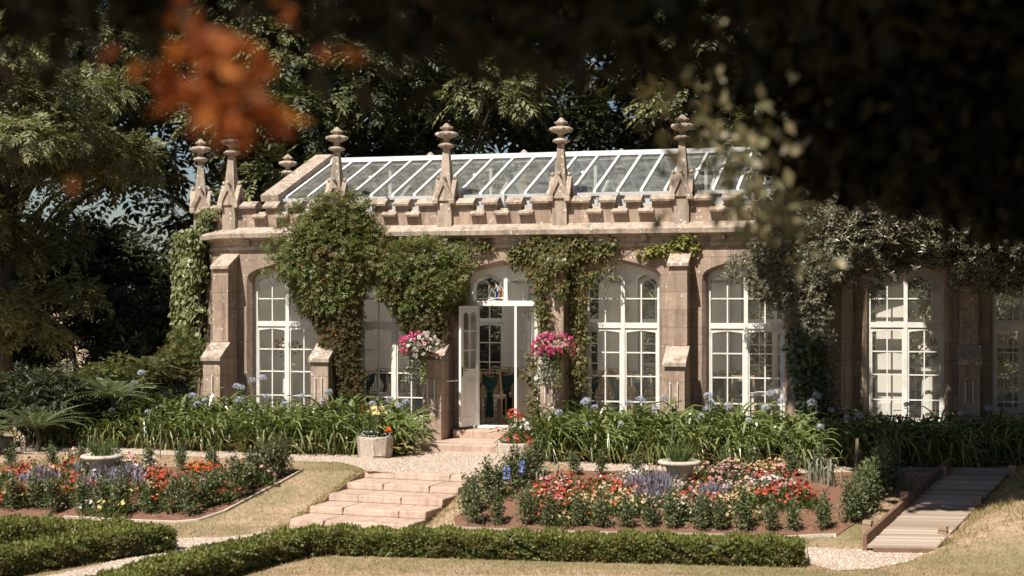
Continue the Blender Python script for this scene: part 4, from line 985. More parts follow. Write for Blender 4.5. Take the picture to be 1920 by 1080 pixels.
mb=MB(); stems(mb,[(5.0,-.4,0),(5.05,-.45,1.2),(4.9,-.45,2.4),(4.8,-.5,3.4)],.06); stems(mb,[(5.05,-.42,1),(5.3,-.4,2.2),(5.4,-.4,3.3)],.04); o=mb.build('trunk',M_['bark'],cl); o.matrix_parent_inverse=Matrix.Translation(-Vector(cl.location))

# ================================================================ hanging baskets
def basket(s,n,z,lab,main,cen,other,oc):
    loc=W(s,n,z); root=empty('hanging_basket',loc); tag(root,lab,'hanging basket')
    mb=MB(); mb.lathe([(.02,-.20),(.10,-.19),(.17,-.12),(.20,-.02),(.205,.0)],seg=14); mb.build('bowl',M_['black'],root)
    mb=MB(); 
    for a in (0,2.1,4.2): mb.tube([(.19*math.cos(a),.19*math.sin(a),0),(0,0,.42)],.004,4)
    mb.tube([(0,0,.42),(.0,.14,.5),(SI*.3,.3,.44)],.008,5); mb.build('bracket',M_['black'],root)
    mb=MB(); k=900; d=unit(k); P=d*[.30,.26,.19]*U(.6,1,(k,1))+[0,0,.0]; mb.scatter(*LEAF,P,d+[0,0,-.5],d+rng.normal(size=(k,3))*.4,U(.04,.07,k))
    mb.build('foliage',M_['bed'],root)
    mb=MB(); k=420; x=rng.normal(size=k)*.05-.16; L=U(0,.48,k); P=np.c_[x+.03*np.sin(L*9),rng.normal(size=k)*.04-.1,-.12-L]
    mb.scatter(*IVYL,P,unit(k)+[0,0,-.8],unit(k)+[0,-1,.4],U(.025,.05,k),0)
    x=rng.normal(size=260)*.022+.05; L=U(0,.5,260); P=np.c_[x,rng.normal(size=260)*.02-.12,-.1-L]
    mb.scatter(*LEAF,P,unit(260)+[0,0,-1],unit(260)+[0,-1,.4],U(.03,.06,260),1)
    mb.build('trailing_leaves',[M_['greyleaf'],M_['ivy']],root)
    mb=MB(); k=150; i=0; pts=[]
    while len(pts)<k and i<6000:
        i+=1; d=unit(1)[0]; d[1]=-abs(d[1]) if rng.random()<.8 else d[1]
        if d[2]<-.75: continue
        p=d*np.array([.345,.30,.22])*U(.86,1.16); p[2]+=.02
        if all(np.linalg.norm(p-q[0])>.042 for q in pts): pts.append((p,d))
    P=np.array([p for p,_ in pts]); D=np.array([d for _,d in pts])+rng.normal(size=(len(pts),3))*.22+[0,-.35,0]
    sel=np.array([oc(p) for p in P]); r=U(.04,.072,len(P))
    Dn=D/np.linalg.norm(D,axis=1,keepdims=True)
    t8=T_disc(8)
    for msk,m0,m1 in ((~sel,0,1),(sel,2,3)):
        kk=msk.sum()
        if kk: mb.scatter(*t8,P[msk],unit(kk),Dn[msk],r[msk],m0); mb.scatter(*T_disc(6),P[msk]+Dn[msk]*.004,unit(kk),Dn[msk],r[msk]*.46,m1)
    mb.build('petunia_flowers',[M_[main],M_[cen],M_[other[0]],M_[other[1]]],root)
basket(-1.30,-1.02,1.70,'hanging basket of white petunias with dark purple centres, left of the door','whitep','purple',('pink','pinkpale'),lambda p:bool(p[0]<-.2 or (p[2]>.18 and p[0]<.05) or rng.random()<.06 or (p[2]<-.1 and p[0]>.1)))
basket(1.0,-1.02,1.70,'hanging basket overflowing with magenta pink petunias, right of the door','pink','purple',('pinkpale','pink'),lambda p:bool(rng.random()<.38))

# ================================================================ pots, troughs, urns
def flowers_mb(mb,P,D,r,m,cen=None,k=6):
    mb.scatter(*T_disc(k),P,unit(len(P)),D,r,m)
def mound(mb,n,rad,h,mleaf,S=(.03,.06),z0=0,tm=LEAF):
    d=unit(n,.1); P=d*[rad,rad,h]*U(.35,1,(n,1)); P[:,2]=abs(P[:,2])+z0
    mb.scatter(*tm,P,d+[0,0,.5]+rng.normal(size=(n,3))*.3,d+[0,0,.6]+rng.normal(size=(n,3))*.3,U(S[0],S[1],n),mleaf)
def blooms(mb,n,rad,h,m,S=(.03,.05),z0=0,cx=0,cy=0):
    d=unit(n,.05); P=d*[rad,rad,h]*U(.88,1.08,(n,1)); P[:,2]=abs(P[:,2])+z0; P[:,0]+=cx; P[:,1]+=cy
    mb.scatter(*DISC,P,unit(n),d+[0,-.4,.4]+rng.normal(size=(n,3))*.35,U(S[0],S[1],n),m)
def trough(px,py,lab,labf,kind,rz):
    x,y=hit(px,py); z=gzf(x,y)
    mb=MB(); R=.30; k=8; oc=[(R*math.cos(2*PI*i/k+PI/8),R*math.sin(2*PI*i/k+PI/8)) for i in range(k)]; oi=[(a*.84,b_*.84) for a,b_ in oc]
    def sc2(P,f): return [(a*f,b_*f) for a,b_ in P]
    mb.prism_z(sc2(oc,.90),-.05,.05,top=sc2(oc,.93)); V=[];F=[]
    rings=[(sc2(oc,.93),.05),(sc2(oc,1.0),.31),(sc2(oc,.99),.345),(oi,.345),(oi,.28)]
    for P,zz in rings: V+=[(a+rng.normal()*.006,b_+rng.normal()*.006,zz+rng.normal()*.004) for a,b_ in P]
    for r in range(4):
        for i in range(k): F.append((r*k+i,r*k+(i+1)%k,(r+1)*k+(i+1)%k,(r+1)*k+i))
    mb.add(V,F); t=mb.build('stone_planter',M_['stone_trough']); t.location=(x,y,z); t.rotation_euler=(0,0,rz); tag(t,lab,'planter')
    bv=t.modifiers.new('b','BEVEL'); bv.width=.012; bv.segments=2
    mb=MB(); mb.prism_z(sc2(oc,.83),.24,.30); s_=mb.build('soil',M_['soil'],t)
    mb=MB(); mound(mb,420,.27,.22,0,z0=.29); mound(mb,300,.14,.42,0,z0=.35)
    if kind==0:
        blooms(mb,60,.28,.12,1,(.02,.035),.32); blooms(mb,9,.05,.05,2,(.06,.08),.42,.22,-.12); blooms(mb,26,.15,.12,3,(.05,.08),.70,.02); blooms(mb,8,.08,.08,4,(.05,.08),.72,-.05); blooms(mb,2,.03,.03,2,(.06,.07),.78,-.2)
        ms=[M_['bed'],M_['lilac'],M_['orange'],M_['yellow'],M_['whitep']]
    else:
        blooms(mb,30,.27,.12,1,(.02,.035),.32); blooms(mb,18,.29,.14,2,(.05,.075),.34); blooms(mb,26,.17,.14,3,(.05,.07),.55,.06); blooms(mb,24,.12,.12,2,(.05,.08),.72,-.03); blooms(mb,9,.12,.1,4,(.05,.06),.5,-.22)
        ms=[M_['bed'],M_['lilac'],M_['red'],M_['whitep'],M_['pinkpale']]
    f=mb.build('potted_flowers',ms); f.location=(x,y,z); tag(f,labf,'flowers')
trough(703,858,'octagonal pale stone planter at the top left of the steps','yellow and lilac summer flowers growing in the left stone planter',0,.35)
trough(968,872,'octagonal stone planter stained orange at the top right of the steps','red and white geraniums growing in the right stone planter',1,.0)
def urn(px,py,lab,labf,R=.27):
    x,y=hit(px,py); z=gzf(x,y)
    root=empty('stone_urn',(x,y,z)); tag(root,lab,'urn')
    mb=MB(); mb.prism_z([(-.2,-.2),(.2,-.2),(.2,.2),(-.2,.2)],-.1,.05); mb.build('foot',M_['urn'],root)
    mb=MB(); mb.lathe([(.17,.051),(.185,.07),(.19,.11),(.165,.14),(.155,.17),(.16,.25),(.18,.33),(.205,.37),(.25,.39),(R+.02,.40),(R+.03,.425),(R+.01,.45),(R-.04,.452),(R-.06,.42),(.1,.40)],seg=28,lobes=9,amp=.02); mb.build('bowl',M_['urn'],root,smooth=True)
    mb=MB(); k=180; a=U(0,2*PI,k); 
    D=np.c_[np.cos(a)*U(.1,.9,k),np.sin(a)*U(.1,.9,k),np.ones(k)]; P=np.c_[np.cos(a)*.08,np.sin(a)*.08,np.full(k,.42)]
    mb.scatter(*T_leaf(1,.05,.1),P,D,unit(k),U(.12,.34,k)); mound(mb,260,.22,.12,0,(.02,.04),.43)
    f=mb.build('urn_grasses',M_['greyleaf'] if R<.26 else M_['bed']); f.location=(x,y,z); tag(f,labf,'plant')
urn(191,912,'carved stone urn standing in the middle of the left flower bed','wispy green plant growing in the left urn')
urn(1274,925,'pale stone urn with a wide lip standing in the right flower bed','sparse dry plant growing in the right urn')

# ================================================================ agapanthus
def strap_mesh(n,seed,reach=(.25,.6),rise=(.42,.72),w=(.026,.042)):
    r=np.random.default_rng(seed); K=6; t=np.linspace(0,1,K)
    az=r.uniform(0,2*PI,n); R=r.uniform(*reach,n); Hh=r.uniform(*rise,n); b_=r.uniform(1.25,2.35,n); ww=r.uniform(*w,n)
    ox=r.normal(size=(n,2))*.09; tw=r.normal(size=n)*.25
    V=np.zeros((n,K,2,3))
    for j,tt in enumerate(t):
        rr=R*tt**1.25; z=Hh*(2.3*tt-b_*tt*tt); hw=ww*.5*(1-tt**3)*(.7+.6*tt)
        a2=az+tw*tt; cx=ox[:,0]+np.cos(a2)*rr; cy=ox[:,1]+np.sin(a2)*rr
        for q,sg in enumerate((-1,1)):
            V[:,j,q,0]=cx-np.sin(a2)*hw*sg; V[:,j,q,1]=cy+np.cos(a2)*hw*sg; V[:,j,q,2]=np.maximum(z,.01)+.006*sg
    base=np.array([(2*j,2*j+1,2*j+3,2*j+2) for j in range(K-1)])
    F=(base[None]+(np.arange(n)*2*K)[:,None,None]).reshape(-1,4)
    return V.reshape(-1,3),F
aga=[]
for i in range(5):
    mb=MB(); mb.add(*strap_mesh(95,100+i)); 
    v2,f2=strap_mesh(14,200+i,(.3,.55),(.15,.3)); mb.add(v2,f2,1)
    aga.append(mb.mesh('leaves',[M_['aga'],M_['dry']]))
heads=[]
for i in range(3):
    mb=MB(); h=(.82,.95,.70)[i]; mb.tube([(0,0,0),(.02,.01,h*.6),(.03,-.04,h)],[.007,.006,.005],5)
    d=unit(70,.5); c0=np.array([.03,-.04,h]); P=c0+d*[.052,.052,.045]; mb.scatter(*T_whorl(4,.5,.22,.3),P,unit(70),d,U(.028,.040,70),1)
    mb.scatter(*T_leaf(1,.07),np.tile(c0,(34,1)),unit(34,.4),unit(34),np.full(34,.07),0)
    heads.append(mb.mesh('flower_head',[M_['aga'],M_['lilac']]))
def agapanthus(x,y,sc_,hd,side_):
    root=empty('agapanthus',(x,y,gzf(x,y)),U(0,6.28)); root.scale=(sc_,)*3
    tag(root,{'l':'strappy green agapanthus clump in the sunny border left of the orangery door','r':'strappy agapanthus clump in the sunny border right of the orangery door','d':'dark agapanthus clump in the shaded border at the foot of the right wing'}[side_],'agapanthus',{'l':'agapanthus left of the door','r':'agapanthus right of the door','d':'agapanthus in the shade of the right wing'}[side_])
    link('leaves',aga[rng.integers(5)],root)
    for k in range(hd): link('flower_head',heads[rng.integers(3)],root,(rng.normal()*.17,rng.normal()*.17,U(-.25,.08)),U(0,6),U(.85,1.15))
def row(s0,s1,n,step,side_,pr,sc_=1.):
    s=s0
    while s<s1:
        nn=n+rng.normal()*.10; x,y,_=W(s,nn); k=int(rng.random()<pr)+int(rng.random()<pr*.4)
        agapanthus(x,y,sc_*U(.88,1.12),k,side_); s+=step*U(.85,1.15)
row(-6.6,-1.45,-1.0,.27,'l',.4,1.2); row(-6.9,-1.4,-1.55,.29,'l',.4,1.15); row(-7.9,-1.4,-2.15,.30,'l',.35,1.0); row(-7.9,-6.7,-.7,.4,'l',.4)
row(1.15,5.1,-1.0,.27,'r',.5,1.2); row(.95,5.1,-1.55,.29,'r',.45,1.15); row(.9,5.3,-2.15,.30,'r',.35,1.0)
row(5.3,9.0,.5,.42,'d',.2,1.0); row(5.4,9.2,-.2,.44,'d',.25); row(5.4,8.6,-1.0,.44,'d',.3); row(5.4,7.4,-1.6,.44,'d',.2)

# ================================================================ box bushes and bedding
bushes=[]
for i in range(6):
    mb=MB(); r=np.random.default_rng(50+i); cols=7; n=0
    for k in range(9):
        a=r.uniform(0,6.28); q=r.uniform(0,.10); tip=np.array([math.cos(a)*q*1.15,math.sin(a)*q*1.15,r.uniform(.22,.40)])
        m_=95; t=r.random(m_)**.8; P=tip*t[:,None]; P[:,:2]+=r.normal(size=(m_,2))*(.045*(1.15-t*.7))[:,None]; P[:,2]+=.03+r.normal(size=m_)*.012
        Y=r.normal(size=(m_,3))*.6+[0,0,.75]; Y[:,:2]+=P[:,:2]*6
        N=r.normal(size=(m_,3))*.5+[0,0,.5]; N[:,:2]+=P[:,:2]*9
        mb.scatter(*T_leaf(1,.55,.1),P,Y,N,r.uniform(.022,.042,m_))
    mb.tube([(0,0,-.03),(0,0,.2)],.012,5,1)
    bushes.append(mb.mesh('box_bush',[M_['boxblue'],M_['bark_pale']]))
def plantrow(P,step,lab,grp,sc_=(1.0,1.35),h=1.):
    D=dense([hit(*p) for p in P],.05); acc=0; nxt=0
    for a,b_ in zip(D[:-1],D[1:]):
        acc+=np.linalg.norm(b_-a)
        if acc>=nxt:
            x,y=b_+rng.normal(size=2)*.035; s_=U(*sc_); o=link('box_bush',bushes[rng.integers(6)],None,(x,y,gzf(x,y)),U(0,6.28),(s_,s_,s_*U(.85,1.12)*h)); tag(o,lab,'bush',grp)
            nxt=acc+step*U(.85,1.15)
plantrow([(880,984),(1100,990),(1350,996),(1565,995)],.285,'small upright box bush along the front edge of the right flower bed','box bushes along the front of the right bed')
plantrow([(868,975),(930,935),(1015,890)],.30,'small box bush on the slanting left side of the right flower bed','box bushes on the left side of the right bed',(1.2,1.5))
plantrow([(1590,985),(1640,945),(1672,900)],.26,'small box bush on the slanting right side of the right flower bed','box bushes on the right side of the right bed',(1.2,1.55))
plantrow([(1066,893),(1250,893),(1450,893),(1665,893)],.50,'small box bush along the back edge of the right flower bed','box bushes along the back of the right bed',(.8,1.15))
plantrow([(-60,950),(100,960),(330,968)],.30,'small box bush along the front edge of the left flower bed','box bushes along the front of the left bed',(1.1,1.4))
plantrow([(350,970),(440,935),(545,885)],.26,'small box bush on the slanting right side of the left flower bed','box bushes on the right side of the left bed',(1.2,1.5))
plantrow([(-30,880),(140,880),(300,882),(430,885),(530,884)],.46,'small box bush along the back edge of the left flower bed','box bushes along the back of the left bed',(.8,1.1))

def bedding(kind,seed):
    mb=MB(); mound(mb,120,.17,.20,0,(.035,.07)); h=.27; c=kind
    n=int(U(14,22)); d=unit(n,.1); P=d*[.19,.19,.12]*U(.5,1.1,(n,1)); P[:,2]=abs(P[:,2])+.15
    mb.scatter(*T_whorl(6,.5,.42,.25),P,unit(n),d+[0,-.2,.7],U(.035,.06,n),1)
    for p in P[::3]: mb.tube([(p[0]*.3,p[1]*.3,0),tuple(p)],.004,3,0)
    return mb.mesh('bedding_flower',[M_['bed'],M_[kind]])
bt={k:[bedding(k,i) for i in range(3)] for k in ('red','orange','cream','yellow','whitep','pinkpale')}
cn={'red':'red','orange':'bright orange','cream':'peach and cream','yellow':'soft yellow','whitep':'white','pinkpale':'pale pink'}
def beds(bed,items):
    for kind,(px,py),(sx,sy),n in items:
        cx,cy=hit(px,py)
        for i in range(int(n*.80+.5)):
            x=cx+rng.normal()*sx; y=cy+rng.normal()*sy
            if not inpoly(x,y,RB if bed=='right' else LB): continue
            o=link('bedding_flower',bt[kind][rng.integers(3)],None,(x,y,gzf(x,y)),U(0,6.28),U(.8,1.25))
            tag(o,f'{cn[kind]} bedding flower among the summer planting of the {bed} flower bed','flower',f'{cn[kind]} flowers in the {bed} bed')
beds('left',[('red',(60,935),(.45,.35),26),('red',(130,915),(.35,.25),12),('red',(290,925),(.22,.25),18),('red',(345,945),(.22,.18),14),('orange',(120,945),(.12,.1),4),('orange',(385,905),(.15,.1),6),('cream',(110,900),(.5,.25),14),('cream',(215,925),(.2,.15),9),('yellow',(50,945),(.2,.15),7),('yellow',(225,965),(.15,.15),6),('whitep',(185,945),(.13,.2),9),('pinkpale',(262,895),(.22,.2),12),('cream',(310,935),(.25,.2),9),('yellow',(-30,920),(.3,.3),6),('whitep',(250,900),(.15,.15),5),('pinkpale',(420,915),(.25,.2),7),('red',(440,905),(.2,.15),6)])
beds('right',[('red',(1035,955),(.18,.3),22),('red',(1085,925),(.25,.25),12),('cream',(1110,950),(.32,.35),24),('whitep',(1165,920),(.22,.2),9),('cream',(1165,955),(.25,.25),12),('red',(1180,945),(.1,.1),5),('pinkpale',(1070,945),(.25,.25),9),('orange',(1100,965),(.3,.2),4),('orange',(1320,930),(.07,.06),4),('yellow',(1340,955),(.2,.15),7),('cream',(1375,955),(.35,.3),22),('pinkpale',(1390,935),(.35,.3),18),('whitep',(1420,930),(.22,.22),18),('whitep',(1265,975),(.2,.08),7),('red',(1325,960),(.12,.1),6),('red',(1470,940),(.18,.28),22),('pinkpale',(1370,905),(.3,.15),10),('cream',(1400,900),(.35,.12),14),('pinkpale',(1230,960),(.3,.2),7)])
lm=[]
for i in range(3):
    mb=MB(); n=75; a=U(0,6.28,n); D=np.c_[np.cos(a)*U(0,.75,n),np.sin(a)*U(0,.75,n),np.ones(n)]; P=np.c_[rng.normal(size=(n,2))*.05,np.zeros(n)]; S=U(.2,.33,n)
    mb.scatter(*T_leaf(1,.03,.0),P,D,unit(n),S,0); Dn=D/np.linalg.norm(D,axis=1,keepdims=True)
    mb.scatter(*T_leaf(1,.30,.0),P+Dn*S[:,None]*.8,D,unit(n),S*.32,1)
    lm.append(mb.mesh('lavender',[M_['greyleaf'],M_['lav']]))
for bed,c0,sx,n in (('left',(150,935),.4,8),('left',(245,912),.25,3),('right',(1215,945),.2,8),('right',(1310,955),.15,3)):
    cx,cy=hit(*c0)
    for i in range(n):
        x=cx+rng.normal()*sx; y=cy+rng.normal()*.22
        if inpoly(x,y,LB if bed=='left' else RB): tag(link('lavender',lm[rng.integers(3)],None,(x,y,gzf(x,y)),U(0,6),U(.9,1.3)),f'grey purple lavender clump around the urn of the {bed} flower bed','lavender',f'lavender around the {bed} urn')
# irises, blue spikes, canes
im=MB(); v2,f2=strap_mesh(16,7,(.05,.22),(.36,.5),(.02,.03)); im.add(v2,f2); im=im.mesh('iris',[M_['greyleaf']])
for px,py,lab in ((1525,905,'pale spiky iris clump at the back of the right flower bed, nearer its centre'),(1553,912,'tall pale iris fan at the right rear of the right flower bed'),(1030,925,'small iris fan near the rear left corner of the right flower bed')):
    x,y=hit(px,py); tag(link('iris',im,None,(x,y,gzf(x,y)),U(0,6),U(.9,1.2)),lab,'iris')
dm=MB(); dm.tube([(0,0,0),(.0,0,.42)],.007,5); k=60; z=U(.22,.44,k); a=U(0,6.28,k); dm.scatter(*DISC,np.c_[np.cos(a)*.035,np.sin(a)*.035,z],unit(k),np.c_[np.cos(a),np.sin(a),np.full(k,.3)],np.full(k,.04),1); mound(dm,60,.12,.15,0,(.05,.09)); dm=dm.mesh('delphinium',[M_['bed'],M_['blue']])
for px,py,lab in ((950,935,'blue delphinium spike at the left corner of the right flower bed, nearer the front'),(978,922,'blue delphinium spike at the left corner of the right flower bed, further back')):
    x,y=hit(px,py); tag(link('delphinium',dm,None,(x,y,gzf(x,y)),U(0,6),1.),lab,'flower')
for px,py,h,lab in ((300,860,.55,'thin garden cane standing behind the left urn'),(398,925,.6,'thin bamboo cane in the right half of the left bed'),(1258,905,.85,'thin cane just left of the right urn'),(1605,905,.62,'pale leaning stake in front of the shaded border')):
    x,y=hit(px,py); mb=MB(); mb.tube([(0,0,-.05),(.02,0,h)],.009 if h!=.62 else .028,5); o=mb.build('garden_cane',M_['bark_pale']); o.location=(x,y,gzf(x,y)); tag(o,lab,'cane')

# ================================================================ clipped hedges
def HK(P):
    # thin patches where twigs show through
    s_=np.sin(P[:,0]*7.3+P[:,2]*19)*np.sin(P[:,1]*9.1+1)*np.sin(P[:,2]*31+P[:,0]*17)
    return s_<.42
def hedge(pts,w,h,lab):
    D=dense([np.array(p) for p in pts],.12); L=sum(np.linalg.norm(b_-a) for a,b_ in zip(D[:-1],D[1:]))
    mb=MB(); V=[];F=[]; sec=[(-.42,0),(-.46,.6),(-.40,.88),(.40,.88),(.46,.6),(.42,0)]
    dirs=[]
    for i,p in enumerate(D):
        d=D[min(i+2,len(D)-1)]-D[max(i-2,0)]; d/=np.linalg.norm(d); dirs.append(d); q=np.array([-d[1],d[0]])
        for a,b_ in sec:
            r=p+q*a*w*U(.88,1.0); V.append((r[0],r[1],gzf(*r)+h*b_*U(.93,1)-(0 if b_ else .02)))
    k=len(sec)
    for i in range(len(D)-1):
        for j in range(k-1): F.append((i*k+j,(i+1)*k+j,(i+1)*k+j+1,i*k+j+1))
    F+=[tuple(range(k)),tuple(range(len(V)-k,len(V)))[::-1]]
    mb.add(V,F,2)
    for i in range(int(L*26)):
        p=D[rng.integers(len(D))]+rng.normal(size=2)*w*.16; mb.tube([(p[0],p[1],gzf(*p)-.02),(p[0]+rng.normal()*.05,p[1]+rng.normal()*.06,gzf(*p)+h*.8)],[.009,.004],4,3)
    D=np.array(D); dirs=np.array(dirs)
    def put(n,face):
        i=rng.integers(0,len(D)-1,n); t=rng.random(n); p=D[i]+(D[i+1]-D[i])*t[:,None]; d=dirs[i]; q=np.c_[-d[:,1],d[:,0]]
        wob=1+.06*np.sin(p[:,0]*5.1)+.07*np.sin(p[:,0]*17+p[:,1]*11)
        if face=='top': u=U(-.52,.52,n)*w; z=h*wob*(1-.25*(abs(u)/(w*.5))**6)*U(.86,1.02,n); Nn=np.c_[q*(u/w)[:,None]*.6,np.ones(n)]
        elif face=='end':
            e_=rng.random(n)<.5; i=np.where(e_,0,len(D)-1); p=D[i]; d=dirs[i]*np.where(e_,-1,1)[:,None]; q=np.c_[-d[:,1],d[:,0]]; u=U(-.5,.5,n)*w; z=h*U(.03,1,n); p=p+d*U(-.05,.04,n)[:,None]; Nn=np.c_[d,np.full(n,.2)]
        else: sg=-1 if face=='l' else 1; zz=rng.random(n); z=h*zz*wob; u=sg*w*(.5-.09*(zz<.25)*(.25-zz)*4)*(1+.11*np.sin(p[:,0]*21+zz*4)*np.sin(zz*9+p[:,0]*8))*U(.86,1.04,n); Nn=np.c_[q*sg,np.full(n,.25)]
        P=np.c_[p+q*np.asarray(u)[:,None],z+gz(p[:,0],p[:,1])]
        Y=Nn*.7+rng.normal(size=(n,3))*.6+[0,0,.25]; N=Nn+rng.normal(size=(n,3))*.5
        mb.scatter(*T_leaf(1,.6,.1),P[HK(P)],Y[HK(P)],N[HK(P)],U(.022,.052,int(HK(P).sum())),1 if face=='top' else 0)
        if face=='top':              # a few shoots poke out
            kk=n//12; mb.scatter(*T_leaf(1,.5,.1),P[:kk]+[0,0,.012],Y[:kk]*.4+[0,0,1],N[:kk],U(.04,.06,kk),1)
    put(int(L*w*9500),'top'); put(int(L*h*8200),'l'); put(int(L*h*8200),'r'); put(int(2*w*h*8200),'end')
    o=mb.build('box_hedge',[M_['box'],M_['boxtop'],M_['laurel'],M_['bark_pale']],loc=(*pts[0],gzf(*pts[0]))); tag(o,lab,'hedge'); return o
hedge([(3.22,16.72),(1.2,17.0),(-.8,17.3),(-2.1,17.48),(-2.5,17.35),(-2.85,16.75),(-3.3,15.8),(-4.1,14.1)],.50,.265,'long low clipped box hedge across the front, bending towards the camera at its left end')
hedge([(-4.15,17.72),(-4.9,16.85),(-5.75,15.75),(-6.8,14.3)],.48,.275,'clipped box hedge arm running down to the bottom left corner')
hedge([(-4.55,17.75),(-5.6,18.05),(-7.0,18.3),(-8.8,18.6)],.46,.275,'clipped box hedge arm in front of the left flower bed')
# ================================================================ shrubs and ferns at the left
def shrub(name,lab,c,r,n,mat,tm,S,cat='shrub',droop=.4,nl=18,rs=(.3,.5),tr=.05):
    loc=(c[0],c[1],gzf(c[0],c[1])); mb=MB(); mats=[mat]
    for i in range(nl):
        d=unit(1,.3)[0]; p=np.array(c)+d*np.array(r)*rng.random()**.4*.85; s=U(*rs); k=n//nl
        dd=unit(k,.4); P=p+dd*s*U(.6,1.05,(k,1))*[1,1,.8]; P[:,2]=np.maximum(P[:,2],.1)
        mb.scatter(*tm,P,dd+rng.normal(size=(k,3))*.4-[0,0,droop],dd*.6+[0,0,.8]+rng.normal(size=(k,3))*.3,U(*S,k))
    o=mb.build(name,mat,loc=loc); tag(o,lab,cat)
    t=MB(); 
    for i in range(5):
        a=U(0,6.28); t.tube([(rng.normal()*.08,rng.normal()*.08,-.1),(math.cos(a)*r[0]*.3,math.sin(a)*r[1]*.3,c[2]*.7),(math.cos(a)*r[0]*.6,math.sin(a)*r[1]*.6,c[2]+r[2]*.5)],[tr,tr*.7,tr*.3],6)
    t.build('trunk',M_['bark'],o); return o
x,y,_=W(-6.05,-.35); shrub('rambling_shrub','loose light green shrub at the foot of the ivy corner',(x,y,1.15),(.62,.45,.85),2600,M_['jas'],WH,(.06,.11),nl=20,rs=(.2,.34),tr=.02)
shrub('leafy_shrub','broad olive green shrub rising behind the left agapanthus border',(-6.9,26.2,.95),(1.1,.5,.55),2600,M_['box'],WH,(.06,.11),nl=22,rs=(.25,.4),tr=.02)
def frondplant(name,lab,x,y,n,L,h,mat,z=0,seed=0):
    mb=MB(); tm=PINF2
    for i in range(n):
        a=2*PI*i/n+U(-.2,.2); el=U(.15,.75); D=np.array([[math.cos(a),math.sin(a),el*1.6+.15]])
        mb.scatter(*tm,np.array([[0.,0,h]]),D,np.array([[0,0,1.]]),U(L*.8,L*1.1,1),0)
    mb.tube([(0,0,-.1),(.05,.02,h*.5),(0,0,h+.02)],[.05,.04,.03],7,1)
    o=mb.build(name,[mat,M_['bark']]); o.location=(x,y,gzf(x,y)+z); tag(o,lab,'fern' if 'fern' in name else 'shrub'); return o
frondplant('tree_fern','large arching fern crown at the far left edge of the garden',-7.75,24.3,26,.62,.38,M_['sumac'])
frondplant('sumac_bush','feathery sumac crown right of the large fern',-6.75,25.2,28,.62,.85,M_['sumac'])
frondplant('sumac_bush','feathery sumac crown low down beside the left edge, in front of the fern',-8.5,23.9,22,.5,.3,M_['sumac'])
frondplant('sumac_bush','tall feathery sumac crown behind the others, near the ivy',-6.4,26.4,20,.55,1.25,M_['ash'])
shrub('dark_shrub','dark dense shrub under the fern at the left edge',(-8.0,25.3,.5),(1.2,.7,.7),3000,M_['ashdark'],PIN,(.12,.2),nl=16)
x,y=hit(44,848); mb=MB(); mb.prism_z([(-.035,-.035),(.035,-.035),(.035,.035),(-.035,.035)],-.1,.24); mb.prism_z([(-.03,-.03),(.03,-.03),(.03,.03),(-.03,.03)],.24,.28,top=[(-.004,-.004),(.004,-.004),(.004,.004),(-.004,.004)])
o=mb.build('marker_post',M_['stone_trough']); o.location=(x,y,0); tag(o,'small pale marker post under the fern at the far left','post')
x,y=hit(8,852); mb=MB(); mb.lathe([(.10,0),(.13,.18),(.15,.26),(.15,.28),(.13,.28),(.12,.22)],seg=16); o=mb.build('plant_pot',M_['black']); o.location=(x,y,0); tag(o,'dark plant pot at the left edge by the gravel path','pot')

# ================================================================ trees
def tree(name,lab,x,y,h,R,n,mat,tm,S,nl=34,rs=(.9,1.6),zlo=.25,tr=.28,lean=0,group=None,keep=None,droop=.5,mat2=None,cz=None,rz=None,inn=.55):
    loc=(x,y,gzf(x,y) if abs(x)<9 and y<27 else 0.); mb=MB(); cz=cz or h*(.5+zlo/2); rz=rz or h*(.5-zlo/2); L=[]
    for i in range(nl):
        d=unit(1)[0]; q=rng.random()**.38; p=np.array([x+lean,y,cz])+d*np.array([R,R,rz])*q*.9; L.append((p,U(*rs)))
    for p,s in L:
        k=int(n/nl*(s/np.mean(rs))**2); dd=unit(k,.25); P=p+dd*s*(inn+(1.05-inn)*rng.random((k,1)))*[1,1,.75]
        Y=dd+rng.normal(size=(k,3))*.45-[0,0,droop]; N=dd*.5+[0,0,1]+rng.normal(size=(k,3))*.35; SS=U(*S,k)
        if keep is not None:
            kk=keep(P); P,Y,N,SS=P[kk],Y[kk],N[kk],SS[kk]
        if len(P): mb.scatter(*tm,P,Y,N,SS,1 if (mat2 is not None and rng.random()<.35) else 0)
    root=empty(name,loc); tag(root,lab,'tree',group)
    if mb.n:
        o=mb.build('crown',[mat,mat2 or mat],root); o.matrix_parent_inverse=Matrix.Translation(-Vector(loc))
    t=MB(); top=(lean,0,h*.8-loc[2]); mid=(lean*.4,0,h*.4)
    t.tube([(0,0,-.3),(lean*.15,0,h*.18),mid,(lean*.8,0,h*.62),top],[tr*1.3,tr,tr*.8,tr*.5,tr*.12],9)
    for p,s in sorted(L,key=lambda q:-q[1])[:16]:
        q=p-np.array(loc); f=min(.75,max(.2,(q[2]*.55)/h)); b0=np.array([lean*f,0,h*f]); m_=(b0+q)/2+[0,0,.4]
        t.tube([tuple(b0),tuple(m_),tuple(q)],[tr*.38,tr*.2,tr*.06],6)
    t.build('trunk',M_['bark'],root); return root
BG='tall trees behind the orangery'
